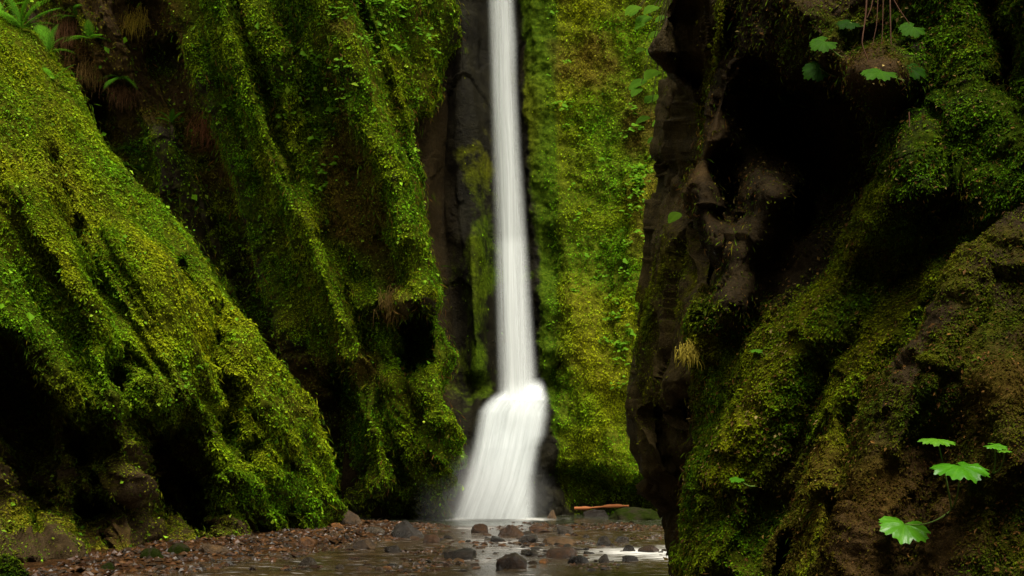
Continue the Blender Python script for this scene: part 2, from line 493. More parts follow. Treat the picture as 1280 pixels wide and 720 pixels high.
def m5(G, N, X, Y):
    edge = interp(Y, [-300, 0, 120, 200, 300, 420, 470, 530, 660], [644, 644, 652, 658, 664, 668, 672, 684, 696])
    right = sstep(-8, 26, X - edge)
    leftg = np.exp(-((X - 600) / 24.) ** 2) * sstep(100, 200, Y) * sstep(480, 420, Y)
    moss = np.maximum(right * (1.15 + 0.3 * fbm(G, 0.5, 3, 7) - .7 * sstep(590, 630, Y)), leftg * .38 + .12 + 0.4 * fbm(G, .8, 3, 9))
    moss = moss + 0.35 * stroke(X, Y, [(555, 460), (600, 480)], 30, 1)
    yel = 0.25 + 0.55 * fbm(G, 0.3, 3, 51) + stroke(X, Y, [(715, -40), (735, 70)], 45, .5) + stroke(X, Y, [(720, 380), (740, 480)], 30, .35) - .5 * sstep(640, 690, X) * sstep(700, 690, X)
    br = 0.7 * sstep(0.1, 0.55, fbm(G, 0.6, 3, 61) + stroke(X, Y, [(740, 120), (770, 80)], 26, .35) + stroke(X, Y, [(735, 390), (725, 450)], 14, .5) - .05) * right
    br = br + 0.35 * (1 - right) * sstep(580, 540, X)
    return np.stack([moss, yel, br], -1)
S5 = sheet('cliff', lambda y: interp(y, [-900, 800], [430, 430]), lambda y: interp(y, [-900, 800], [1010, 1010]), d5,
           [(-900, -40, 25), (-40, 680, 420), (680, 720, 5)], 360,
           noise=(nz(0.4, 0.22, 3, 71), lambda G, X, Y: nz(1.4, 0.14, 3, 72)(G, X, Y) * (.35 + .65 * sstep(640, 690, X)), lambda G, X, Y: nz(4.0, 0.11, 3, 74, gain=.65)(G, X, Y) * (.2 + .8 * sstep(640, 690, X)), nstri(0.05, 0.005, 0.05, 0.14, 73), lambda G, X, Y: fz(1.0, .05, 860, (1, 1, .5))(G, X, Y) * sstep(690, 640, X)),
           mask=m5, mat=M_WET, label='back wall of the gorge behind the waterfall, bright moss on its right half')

# ================================================================== RIGHT FAR ROCK (brown basalt beyond the near cliff)
L4 = ([-900, -100, 90, 110, 190, 205, 240, 270, 330, 400, 440, 470, 520, 560, 600, 636, 650, 672, 688, 700, 720, 900], [880, 870, 832, 828, 823, 836, 832, 826, 820, 802, 793, 789, 792, 798, 812, 843, 838, 836, 841, 850, 852, 856])
def d4(X, Y):
    lo = interp(Y, *L4)
    d = 10.2 - 0.020 * np.clip(X - lo, 0, 130)
    d += stroke(X, Y, [(880, 240), (892, 330), (890, 400), (880, 520)], 7, 0.5)
    d += stroke(X, Y, [(825, 205), (850, 215), (868, 240)], 6, 0.5)
    d += stroke(X, Y, [(852, 120), (846, 180), (838, 235)], 5, .35)
    d += stroke(X, Y, [(815, 520), (838, 580), (860, 600)], [6, 8, 8], 0.5)
    d += stroke(X, Y, [(850, 515), (868, 500)], 6, .5)
    d += stroke(X, Y, [(840, 320), (850, 400), (845, 470)], 26, -0.35)
    d += stroke(X, Y, [(830, 480), (850, 560)], 18, -0.3)
    d += 0.9 * sstep(585, 620, Y) * sstep(880, 840, X) 
    return d
def m4(G, N, X, Y):
    moss = 0.12 + 0.5 * fbm(G, 1.3, 3, 3) + stroke(X, Y, [(812, 370), (800, 470), (806, 520)], 12, .5) + stroke(X, Y, [(870, 330), (850, 380)], 14, .4) + stroke(X, Y, [(845, 250), (840, 330)], 12, .3)
    yel = 0.5 + 0.4 * fbm(G, 2, 3, 3)
    br = 0.35 + 0.5 * fbm(G, 1.0, 3, 91)
    return np.stack([moss, yel, br * .6], -1)
S4 = sheet('cliff', lambda y: interp(y, *L4), lambda y: interp(y, [-900, 900], [1010, 1000]), d4,
           [(-1400, -40, 30), (-40, 740, 420), (740, 900, 15)], 150, roundL=(24, 0.6, 1.0, 0.35),
           noise=(nz(1.0, 0.14, 3, 81), fz(0.9, 0.12, 700), fz(3.0, 0.015, 720), nz(4, .05, 3, 86), nz(9, 0.02, 3, 84)),
           mask=m4, mat=M_MID, label='bare brown basalt face between the bright back wall and the near right cliff')

# ================================================================== OVERHANGING BLOCK, top right
L6 = ([-900, -100, 0, 30, 65, 80, 100, 118, 124, 200], [885, 850, 838, 826, 811, 824, 846, 866, 874, 890])
R6 = ([-900, -100, 0, 40, 70, 95, 130, 200], [1010, 980, 966, 958, 946, 925, 900, 893])
def d6(X, Y):
    lo = interp(Y, *L6)
    d = 6.2 - 0.006 * (X - lo)
    d += -0.006 * np.clip(60 - Y, 0, 200) * 0 + 0.004 * np.clip(Y - 20, 0, 150)
    d += stroke(X, Y, [(905, -40), (900, 40), (890, 110)], 9, -0.18)
    d += 0.5 * sstep(925, 940, X) * 0
    d += stroke(X, Y, [(855, 20), (868, 90)], 22, 0.35, 3)
    d += stroke(X, Y, [(928, -60), (922, 60)], 8, 0.22)
    return d
def m6(G, N, X, Y):
    moss = 0.02 + stroke(X, Y, [(905, -80), (902, 40), (890, 120), (885, 180)], 16, .8) + .2 * fbm(G, 3, 3, 2)
    return np.stack([moss, 0.55 + .4 * fbm(G, 4, 2, 5), 0.15 + 0 * moss], -1)
S6 = sheet('cliff', lambda y: interp(y, *L6), lambda y: interp(y, *R6), d6,
           [(-900, -60, 30), (-60, 200, 200)], 130, roundL=(8, 0.25, 1.0, 0.2), roundR=(8, 0.25, 1.0, 0.2),
           noise=(nz(2.0, 0.05, 3, 101), fz(2.2, .05, 745), fz(8, .012, 760), nz(12, 0.015, 3, 102)),
           mask=m6, mat=M_MID, label='black overhanging rock block jutting left at the top of the right cliff')

# ================================================================== NEAR RIGHT CLIFF
L3 = ([-1500, -600, 0, 60, 110, 160, 200, 240, 300, 340, 370, 400, 420, 450, 520, 560, 600, 640, 680, 720, 1500], [990, 960, 905, 903, 893, 880, 874, 858, 872, 896, 884, 872, 868, 876, 878, 874, 868, 864, 861, 862, 866])
def d3(X, Y):
    lo = interp(Y, *L3)
    d = 5.6 - 2.5 * (1 - np.exp(-np.clip(X - lo, 0, 2000) / 420.))
    # slope rolls towards the viewer lower down
    d -= 0.0016 * np.clip(Y - 330, 0, 500)
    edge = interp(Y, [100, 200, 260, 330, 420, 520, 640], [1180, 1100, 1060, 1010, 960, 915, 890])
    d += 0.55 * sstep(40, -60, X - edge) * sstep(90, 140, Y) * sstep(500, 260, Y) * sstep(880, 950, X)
    d += stroke(X, Y, [(960, 110), (1010, 170), (1050, 220), (1020, 270)], [34, 55, 45, 30], 0.6, 3)
    d += stroke(X, Y, [(965, 245), (935, 320), (908, 385)], [38, 46, 26], -0.65)
    d += stroke(X, Y, [(905, 210), (915, 260)], 20, 0.5)
    d += stroke(X, Y, [(1110, 250), (1060, 320), (1010, 400), (960, 500), (905, 600)], [30, 30, 30, 30, 22], -0.16)
    d += stroke(X, Y, [(1180, 300), (1110, 400), (1040, 470), (1000, 560), (930, 690)], [20, 20, 18, 18, 16], 0.16)
    d += stroke(X, Y, [(1170, 340), (1090, 430), (1040, 520), (1028, 620), (1015, 720)], [18, 18, 18, 16, 14], -0.22)
    d += stroke(X, Y, [(1100, 90), (1140, 180), (1150, 230)], 26, -0.22)
    d += stroke(X, Y, [(1250, -40), (1262, 110)], 30, 0.9, 3)
    d += stroke(X, Y, [(985, 0), (1040, 60), (1100, 110)], 26, -0.25)
    d += stroke(X, Y, [(1215, 250), (1160, 262)], 12, 0.15)
    d += stroke(X, Y, [(985, 680), (975, 720)], 12, 0.25)
    return d
def m3(G, N, X, Y):
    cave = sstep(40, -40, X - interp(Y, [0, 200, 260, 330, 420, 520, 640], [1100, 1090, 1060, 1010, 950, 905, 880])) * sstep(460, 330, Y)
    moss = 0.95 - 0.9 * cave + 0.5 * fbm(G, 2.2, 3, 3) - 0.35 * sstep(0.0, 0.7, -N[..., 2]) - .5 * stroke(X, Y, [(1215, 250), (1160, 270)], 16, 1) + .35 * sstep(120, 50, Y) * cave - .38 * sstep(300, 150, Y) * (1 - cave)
    rib = stroke(X, Y, [(1110, 250), (1050, 330), (1000, 400), (950, 500), (905, 600)], 26, .4) + stroke(X, Y, [(1160, 350), (1090, 430), (1040, 520), (1028, 620), (1015, 720)], 20, .5) + stroke(X, Y, [(885, 425), (885, 440)], 12, .9)
    yel = 0.2 + 0.5 * fbm(G, 1.3, 3, 18) + rib
    br = 0.65 * sstep(0.05, .5, fbm(G, 1.6, 3, 111) + stroke(X, Y, [(1200, 390), (1240, 300)], 30, .2)) + .25 * cave
    return np.stack([moss, yel, br], -1)
def calm(fn):
    return lambda G, X, Y: fn(G, X, Y) * (1 - .75 * sstep(1040, 980, X) * sstep(80, 120, Y) * sstep(420, 360, Y))
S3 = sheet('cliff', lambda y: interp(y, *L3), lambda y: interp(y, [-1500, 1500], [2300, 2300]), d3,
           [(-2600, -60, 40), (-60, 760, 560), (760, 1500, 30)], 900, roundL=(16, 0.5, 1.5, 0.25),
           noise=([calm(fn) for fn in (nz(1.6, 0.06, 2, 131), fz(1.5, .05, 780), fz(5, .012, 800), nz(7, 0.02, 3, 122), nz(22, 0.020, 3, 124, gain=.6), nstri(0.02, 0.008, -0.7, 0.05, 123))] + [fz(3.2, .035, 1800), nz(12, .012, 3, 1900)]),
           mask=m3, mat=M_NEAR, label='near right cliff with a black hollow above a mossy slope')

# nearest boulder, lower right
L7 = ([200, 252, 300, 350, 380, 420, 470, 540, 600, 660, 720, 1500], [1500, 1290, 1236, 1190, 1180, 1150, 1094, 1072, 1060, 1042, 1026, 1000])
def d7(X, Y):
    lo = interp(Y, *L7)
    d = 2.72 - 0.0012 * np.clip(X - lo, 0, 900) - 0.0004 * np.clip(Y - 300, 0, 600)
    d += stroke(X, Y, [(1175, 560), (1160, 640), (1140, 700)], 34, 0.12)
    d += stroke(X, Y, [(1250, 480), (1270, 600)], 26, -0.06)
    d += stroke(X, Y, [(1200, 380), (1160, 470), (1120, 560)], 16, -0.05)
    return d
def m7(G, N, X, Y):
    lo = interp(Y, *L7)
    moss = 0.28 + 0.7 * fbm(G, 4, 3, 3) + 0.6 * sstep(1180, 1290, X) * sstep(560, 680, Y) + .5 * np.exp(-((X - lo) / 14.) ** 2) * sstep(400, 460, Y)
    yel = 0.35 + 0.5 * fbm(G, 3, 3, 18)
    br = 0.3 + 0.6 * sstep(-.1, .5, fbm(G, 3.6, 3, 131))
    return np.stack([moss, yel, br], -1)
S7 = sheet('cliff', lambda y: interp(y, *L7), lambda y: interp(y, [0, 1500], [2300, 2300]), d7,
           [(252, 760, 330), (760, 1500, 30)], 420, roundL=(18, 0.22, 2.5, 0.06),
           noise=(nz(4.0, 0.03, 3, 141), fz(3.2, .05, 820), fz(12, .009, 840), nz(12, 0.013, 3, 142), nz(36, 0.011, 3, 144, gain=.65)),
           mask=m7, mat=M_NEAR, label='nearest dark rock at the lower right, its sharp edge rising to the right')

# hanging bulge over the water at the foot of the right cliff
def rock_mesh(name, seed, flat=0.6, sub=4, rough=0.22):
    import bmesh
    bm = bmesh.new()
    bmesh.ops.create_icosphere(bm, subdivisions=sub, radius=1.0)
    rg = np.random.default_rng(seed)
    V = np.array([v.co[:] for v in bm.verts])
    V = V * np.array([1.0, rg.uniform(.6, .9), flat])
    for k in range(16):                        # broken planes
        n = rg.normal(size=3); n /= np.linalg.norm(n)
        h = np.linalg.norm(n * np.array([1, .8, flat])) * rg.uniform(.5, .9)
        q = V @ n
        V = V - np.where(q > h, (q - h) * 1.0, 0)[:, None] * n
    r = 1 + rough * .6 * fbm(V + seed * 3.1, 1.5, 3, seed) + 0.07 * fbm(V + seed, 6, 3, seed + 9)
    V = V * r[:, None]
    for v, c in zip(bm.verts, V): v.co = c
    me = bpy.data.meshes.new(name); bm.to_mesh(me); bm.free()
    for p in me.polygons: p.use_smooth = True
    return me

# ------------------------------------------------------------------ rest of the gorge: what shades the place
def wall_world(name, fn, nu, nv, label, amp=0.8):
    u, v = np.meshgrid(np.linspace(0, 1, nu), np.linspace(0, 1, nv))
    G = fn(u, v)
    N = grid_normals(G)
    G = G + N * (amp * fbm(G, 0.25, 3, 5) + 0.3 * fbm(G, 1.0, 3, 6))[..., None]
    mk = np.stack([0.6 + 0.5 * fbm(G, .4, 3, 7), 0.3 + 0 * u, 0.2 + 0 * u], -1)
    me = mesh_np(name, G.reshape(-1, 3), grid_faces(nv, nu), True, {'mask': np.clip(mk.reshape(-1, 3), 0, 1)})
    return tag(link(name, me, M_FAR), label, 'cliff', None, 'structure')
wall_world('cliff', lambda u, v: np.stack([-8.6 - 2.0 * np.sin(u * 3) + v * -2.5, -16 + 30 * u, -0.5 + 19 * v], -1), 90, 50, 'left wall of the gorge beside and behind the viewer, outside the photo')
wall_world('cliff', lambda u, v: np.stack([4.6 + 1.2 * np.sin(u * 4) + 1.0 * v, -16 + 26 * u, -0.5 + 18 * v], -1), 120, 50, 'right wall of the gorge behind the near right cliff, outside the photo')
wall_world('cliff', lambda u, v: np.stack([-10 + 18 * u, -15 + 2 * np.sin(u * 5) - v * 2, -0.5 + 20 * v], -1), 60, 40, 'far bend of the gorge behind the viewer, outside the photo')

# ================================================================== MOSS AND SMALL LEAVES
def moss_on(S, n, px, label, dens=None, bright=1.0, name='moss', thresh=.25, **k):
    mk = S['mk']; dn = np.clip((mk[..., 0] - thresh) * 2.0, 0.02, 1)
    if dens is not None: dn = dn * dens(S)
    P, N, mkp, pp = pick(S, n, dn)
    N = N / (np.linalg.norm(N, axis=1, keepdims=True) + 1e-9)
    size = px * P[:, 1] / F * RNG.lognormal(0, .3, n)
    return leaves(name, P, N, size, moss_colour(P, mkp, scale=20 / P[:, 1].mean() if P[:, 1].mean() < 10 else 1.0, bright=bright), label, **k)

CL = lambda f, lo=-.25, hi=.35, s0=77: (lambda S: 0.2 + sstep(lo, hi, fbm(S['G'], f, 4, s0, .6)))
moss_on(S1, 380000, 2.8, 'thick bright green moss covering the left buttress', bright=1.22, dens=CL(2.2, -.4, .1))
moss_on(S2, 360000, 2.6, 'green and rusty moss covering the ribbed cliff left of the waterfall', bright=1.12, dens=CL(1.8, -.4, .1))
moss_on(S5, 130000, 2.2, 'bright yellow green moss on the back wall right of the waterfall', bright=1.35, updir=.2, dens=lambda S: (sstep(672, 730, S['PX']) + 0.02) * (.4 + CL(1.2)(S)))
moss_on(S3, 280000, 3.2, 'olive moss covering the slope of the near right cliff', bright=.82, dens=CL(6, -.45, .1))
moss_on(S7, 70000, 3.2, 'thin dry moss scattered over the nearest dark rock', dens=CL(12, -.3, .4), bright=.5, thresh=.1)
# dead leaves, stems and hanging threads caught in the moss
def litter(S, n, px, cols, label, cat, aspect, dens=None, name='litter', droop=.7, lift=1.0):
    dn = np.clip(S['mk'][..., 0] + .3, .05, 1)
    if dens is not None: dn = dn * dens(S)
    P, N, mkp, pp = pick(S, n, dn)
    N = N / (np.linalg.norm(N, axis=1, keepdims=True) + 1e-9)
    c = np.array(cols)[RNG.integers(0, len(cols), n)] * RNG.lognormal(0, .35, (n, 1))
    return leaves(name, P, N, px * P[:, 1] / F * RNG.lognormal(0, .35, n), c, label, cat=cat, aspect=aspect, droop=droop, lift=lift)
BR = [(.10, .05, .012), (.06, .03, .01), (.16, .10, .025), (.20, .15, .05)]
GRN = [(.09, .20, .006), (.14, .26, .012), (.20, .30, .02), (.06, .14, .006)]
DG = [(.05, .10, .004), (.09, .14, .005), (.12, .12, .006)]
litter(S1, 22000, 6, DG, 'fine green threads hanging down the left buttress', 'moss', .09, CL(1.0), 'moss', 3.5)
litter(S2, 26000, 6, DG + BR[:2], 'fine green and brown threads hanging on the ribbed cliff', 'moss', .09, CL(1.0), 'moss', 3.5)
litter(S3, 24000, 6, DG + BR[:2], 'fine olive and brown threads hanging on the near right cliff', 'moss', .09, CL(4), 'moss', 3.0)
litter(S1, 5000, 3.6, GRN, 'small round bright leaves sprinkled over the left buttress', 'leaves', .8, CL(1.4, .1, .6), 'small_leaves')
litter(S2, 6000, 3.6, GRN, 'small round bright leaves sprinkled over the ribbed cliff', 'leaves', .8, CL(1.2, .1, .6), 'small_leaves')
litter(S3, 9000, 3.6, BR, 'brown dead leaf bits caught on the near right cliff', 'leaves', .6, CL(5, -.1, .4), 'leaf_litter')
litter(S7, 4000, 4.0, BR[:2], 'brown dead leaf bits caught on the nearest dark rock', 'leaves', .5, CL(7, -.1, .4), 'leaf_litter')
moss_on(S4, 16000, 2.8, 'sparse yellow moss on the bare brown basalt face', bright=.8, dens=CL(5, -.1, .3))
moss_on(S6, 9000, 3.0, 'yellowish moss strip down the front of the overhanging block', bright=.8)

# ================================================================== STREAMBED, POOL, STREAM
def flat_sheet(name, x0, x1, y0, y1, nx, ny, zf, mat, label, cat, cols=None):
    x, y = np.meshgrid(np.linspace(x0, x1, nx), np.linspace(y0, y1, ny))
    z = zf(x, y)
    G = np.stack([x, y, z], -1)
    me = mesh_np(name, G.reshape(-1, 3), grid_faces(ny, nx), True, cols(x, y) if cols else None)
    return tag(link(name, me, mat), label, cat, None, 'structure')

def bank(x, y):
    """gravel bank rising out of the water along the left side"""
    edge = interp(y, [-20, 12, 15, 18, 21, 23.5, 25], [-7, -5.4, -4.2, -2.9, -2.0, -1.6, -2.5])
    return sstep(0.9, -0.9, x - edge) * sstep(26, 23.5, y)
def bed(x, y):
    P = np.stack([x, y, 0 * x], -1)
    return -0.14 + 0.20 * bank(x, y) + 0.035 * fbm(P, 1.2, 3, 5) + 0.02 * fbm(P, 5, 3, 6) - 0.4 * sstep(24.3, 25.5, y)

mb_, nt, N_, L_, b_ = new_mat('wet gravel')
pos = N_.new('ShaderNodeNewGeometry').outputs['Position']
va = N_.new('ShaderNodeTexVoronoi'); va.inputs['Scale'].default_value = 14; L_.new(pos, va.inputs['Vector'])
g1 = noise_node(nt, 25, 4, .7, pos)
cc = ramp(nt, [(0.0, (0.009, 0.004, 0.002)), (0.5, (0.030, 0.014, 0.005)), (1.0, (0.055, 0.027, 0.010))], va.outputs['Color'])
L_.new(mixc(nt, 0.5, cc.outputs[0], ramp(nt, [(0.3, (.3, .25, .2)), (.7, (1.2, 1.1, 1))], g1.outputs['Fac']).outputs[0], 'MULTIPLY'), b_.inputs['Base Color'])
b_.inputs['Roughness'].default_value = 0.3
b_.inputs['Specular IOR Level'].default_value = .12
bp = N_.new('ShaderNodeBump'); bp.inputs['Strength'].default_value = 1; bp.inputs['Distance'].default_value = .03
L_.new(va.outputs['Distance'], bp.inputs['Height']); bp.invert = True
L_.new(bp.outputs[0], b_.inputs['Normal'])
flat_sheet('streambed', -14, 14, -18, 34, 420, 700, bed, mb_, 'brown gravel streambed on the floor of the gorge', 'streambed')

def water_material(name, base, base2, rough, foam=True, bump=.5):
    m, nt, N, L, b = new_mat(name)
    pos = N.new('ShaderNodeNewGeometry').outputs['Position']
    mp = N.new('ShaderNodeMapping'); mp.inputs['Scale'].default_value = (0.9, 2.2, 1); L.new(pos, mp.inputs[0])
    n1 = noise_node(nt, 1.4, 5, .6, mp.outputs[0])
    n2 = noise_node(nt, 7.0, 4, .6, mp.outputs[0])
    col = ramp(nt, [(0.35, base), (0.65, base2)], n1.outputs['Fac']).outputs[0]
    col = mixc(nt, 0.6, col, ramp(nt, [(0.35, (.5, .5, .5)), (.65, (1.5, 1.45, 1.4))], n2.outputs['Fac']).outputs[0], 'MULTIPLY')
    b.inputs['Roughness'].default_value = rough
    b.inputs['IOR'].default_value = 1.33
    if foam:
        at = N.new('ShaderNodeAttribute'); at.attribute_name = 'foam'
        sp = N.new('ShaderNodeSeparateColor'); L.new(at.outputs['Color'], sp.inputs[0])
        mp2 = N.new('ShaderNodeMapping'); mp2.inputs['Scale'].default_value = (1.6, 6.0, 1); L.new(pos, mp2.inputs[0])
        n3 = noise_node(nt, 2.2, 4, .55, mp2.outputs[0])
        a = N.new('ShaderNodeMath'); a.operation = 'MULTIPLY_ADD'; L.new(n3.outputs['Fac'], a.inputs[0]); a.inputs[1].default_value = 2.6; a.inputs[2].default_value = -1.35
        c = N.new('ShaderNodeMath'); c.operation = 'ADD'; L.new(a.outputs[0], c.inputs[0]); L.new(sp.outputs[0], c.inputs[1])
        mr = N.new('ShaderNodeMapRange'); mr.inputs[1].default_value = .15; mr.inputs[2].default_value = 1.5; L.new(c.outputs[0], mr.inputs[0])
        col = mixc(nt, mr.outputs[0], col, (0.78, 0.76, 0.72))
        r2 = N.new('ShaderNodeMapRange'); L.new(mr.outputs[0], r2.inputs[0]); r2.inputs[3].default_value = rough; r2.inputs[4].default_value = .8
        L.new(r2.outputs[0], b.inputs['Roughness'])
    L.new(col, b.inputs['Base Color'])
    bp = N.new('ShaderNodeBump'); bp.inputs['Strength'].default_value = bump; bp.inputs['Distance'].default_value = .04
    L.new(n2.outputs['Fac'], bp.inputs['Height']); L.new(bp.outputs[0], b.inputs['Normal'])
    return m
M_STREAM = water_material('stream water', (0.014, 0.009, 0.004), (0.042, 0.026, 0.011), 0.18, True, .6)
M_POOL = water_material('pool water', (0.016, 0.018, 0.009), (0.022, 0.024, 0.011), 0.13, True, .12)
RIFF = [((2.05, 17.1), .8, 1.0), ((2.5, 16.2), .6, 1.0), ((1.4, 16.0), .5, .55), ((0.2, 17.5), .5, .35), ((-.3, 19.2), .6, .35), ((-.8, 22.5), .4, .4), ((2.9, 18.0), .5, .7), ((-0.4, 15.8), .5, .3), ((.9, 18.9), .5, .3)]
def foam(x, y):
    f = 0 * x
    for (cx, cy), r, a in RIFF:
        f = np.maximum(f, a * np.exp(-(((x - cx) / (r * 1.25)) ** 2 + ((y - cy) / r) ** 2)))
    f = np.maximum(f, 1.25 * np.exp(-(((x + 0.45) / 1.25) ** 4 + ((y - 25.7) / .62) ** 4)))
    return {'foam': np.repeat(f.reshape(-1, 1), 3, 1)}
def zs(x, y):
    P = np.stack([x, y * 1.6, 0 * x], -1)
    return 0.010 * fbm(P, 1.6, 3, 15) * sstep(23.3, 21.5, y) - 0.002
flat_sheet('stream', -9, 9, -16, 23.3, 260, 500, zs, M_STREAM, 'shallow brown stream with silky riffles running over stones', 'stream', foam)
flat_sheet('pool', -9, 9, 23.3, 32, 200, 120, zs, M_POOL, 'dark green plunge pool below the waterfall', 'pool', foam)

# ================================================================== WATERFALL
def fall_material(name, sx, sz, lo, hi, power=1.0, col=(0.86, 0.89, 0.90)):
    m, nt, N, L, b = new_mat(name)
    N.remove(b)
    uv = N.new('ShaderNodeUVMap'); uv.uv_map = 'UVMap'
    mp = N.new('ShaderNodeMapping'); mp.inputs['Scale'].default_value = (sx, sz, 1); L.new(uv.outputs[0], mp.inputs[0])
    n = noise_node(nt, 1.0, 5, .6, mp.outputs[0])
    at = N.new('ShaderNodeAttribute'); at.attribute_name = 'thin'
    sp = N.new('ShaderNodeSeparateColor'); L.new(at.outputs['Color'], sp.inputs[0])
    mr = N.new('ShaderNodeMapRange'); mr.inputs[1].default_value = .30; mr.inputs[2].default_value = .70; mr.inputs[3].default_value = lo; mr.inputs[4].default_value = hi
    L.new(n.outputs['Fac'], mr.inputs[0])
    mu = N.new('ShaderNodeMath'); mu.operation = 'MULTIPLY'; mu.use_clamp = True; L.new(mr.outputs[0], mu.inputs[0]); L.new(sp.outputs[0], mu.inputs[1])
    df = N.new('ShaderNodeBsdfDiffuse'); df.inputs[0].default_value = (*col, 1)
    tl = N.new('ShaderNodeBsdfTranslucent'); tl.inputs[0].default_value = (*col, 1)
    mx = N.new('ShaderNodeMixShader'); mx.inputs[0].default_value = .45; L.new(df.outputs[0], mx.inputs[1]); L.new(tl.outputs[0], mx.inputs[2])
    tr = N.new('ShaderNodeBsdfTransparent')
    m2 = N.new('ShaderNodeMixShader'); L.new(mu.outputs[0], m2.inputs[0]); L.new(tr.outputs[0], m2.inputs[1]); L.new(mx.outputs[0], m2.inputs[2])
    L.new(m2.outputs[0], N['Material Output'].inputs[0])
    return m
M_FALL = fall_material('falling water', 5.5, .30, .08, .60, col=(.78, .80, .80))
M_SKIRT = fall_material('spreading water', 5.0, .7, .2, .98)

fall = empty('waterfall', W(640, 648, 25.8).tolist())
tag(fall, 'tall narrow white waterfall dropping into a spreading skirt at the pool', 'waterfall')
def curtain(name, lo, hi, y0, y1, dfn, mat, seed, bow, inset=0., thin_top=0., edge=.22, alpha=1.0, foot=0.):
    nv, nu = 220, 40
    ys = np.linspace(y0, y1, nv); u = np.linspace(0, 1, nu)
    a, b = interp(ys, *lo)[:, None], interp(ys, *hi)[:, None]
    wob = 1.2 * np.sin(ys / 40. + seed * 2)[:, None]
    w_ = b - a
    X = a + w_ * inset + wob + w_ * (1 - 2 * inset) * u[None, :]
    Y = np.repeat(ys[:, None], nu, 1)
    UU = np.repeat(u[None, :], nv, 0)
    D = dfn(X, Y) - bow * np.sqrt(np.clip(1 - (2 * UU - 1) ** 2, 0, 1))
    G = W(X, Y, D)
    G = G + 0.03 * fbm(np.stack([UU * 9, Y * .01, 0 * UU + seed], -1), 1, 3, seed)[..., None] * np.array([0, 1, 0])
    th = sstep(0, edge, UU) * sstep(1, 1 - edge, UU) * alpha
    if thin_top: th = th * sstep(y0 + 20 - 24 * UU, y0 + 20 - 24 * UU + thin_top, Y + 4 * np.sin(UU * 11 + seed))
    if foot: th = th * sstep(y1, y1 - foot, Y)
    th = th + 0 * X
    uv = np.stack([UU * (w_ / 45.) + seed * 7.7, (Y / 200.) + seed * 3.1], -1)
    me = mesh_np(name, G.reshape(-1, 3), grid_faces(nv, nu), True, {'thin': np.repeat(th.reshape(-1, 1), 3, 1)}, uv.reshape(-1, 2))
    o = link(name, me, mat, fall)
    o.matrix_parent_inverse = Matrix.Translation(-fall.location)
    return o
UL = ([-800, 0, 90, 200, 350, 500, 520], [600, 606, 609, 611, 615, 617, 617])
UR = ([-800, 0, 60, 100, 200, 300, 400, 480, 520], [640, 646, 650, 650, 655, 663, 670, 676, 677])
SL = ([470, 490, 505, 515, 560, 600, 630, 650], [622, 612, 600, 594, 586, 576, 564, 556])
SR = ([470, 485, 500, 520, 545, 560, 600, 650], [680, 686, 690, 691, 687, 680, 673, 674])
du = lambda X, Y: interp(Y, [-800, 0, 300, 480, 520], [28.0, 27.5, 27.0, 25.9, 25.5])
for k in range(4):
    curtain('falling_curtain', UL, UR, -800, 560, lambda X, Y: du(X, Y) + k * .16, M_FALL, k + 1, .35 - k * .06, inset=.015 * k, edge=.42, foot=75)
ds = lambda X, Y: interp(Y, [470, 500, 560, 650], [26.0, 25.7, 25.5, 25.3])
for k in range(5):
    curtain('spreading_skirt', SL, SR, 472, 649, lambda X, Y: ds(X, Y) + k * .12, M_SKIRT, k + 11, .35 - k * .05, inset=.012 * k, thin_top=22, edge=.30)
# spray: a thin closed cloud of mist standing over the plunge
import bmesh
bm = bmesh.new(); bmesh.ops.create_icosphere(bm, subdivisions=3, radius=1)
me = bpy.data.meshes.new('mist'); bm.to_mesh(me); bm.free()
mm, nt, N_, L_, b_ = new_mat('spray mist'); N_.remove(b_)
pv = N_.new('ShaderNodeVolumePrincipled'); pv.inputs['Color'].default_value = (.95, .95, .93, 1)
tc = N_.new('ShaderNodeTexCoord'); vl = N_.new('ShaderNodeVectorMath'); vl.operation = 'LENGTH'; L_.new(tc.outputs['Object'], vl.inputs[0])
mr = N_.new('ShaderNodeMapRange'); mr.interpolation_type = 'SMOOTHSTEP'; mr.inputs[1].default_value = 0.0; mr.inputs[2].default_value = 1.0; mr.inputs[3].default_value = .55; mr.inputs[4].default_value = 0
L_.new(vl.outputs['Value'], mr.inputs[0]); L_.new(mr.outputs[0], pv.inputs['Density'])
L_.new(pv.outputs[0], N_['Material Output'].inputs['Volume'])
mist = link('mist', me, mm); mist.location = (-0.6, 24.9, 0.45); mist.scale = (1.75, 0.9, 1.5)
tag(mist, 'thin white spray hanging over the foot of the waterfall', 'mist', None, 'stuff')

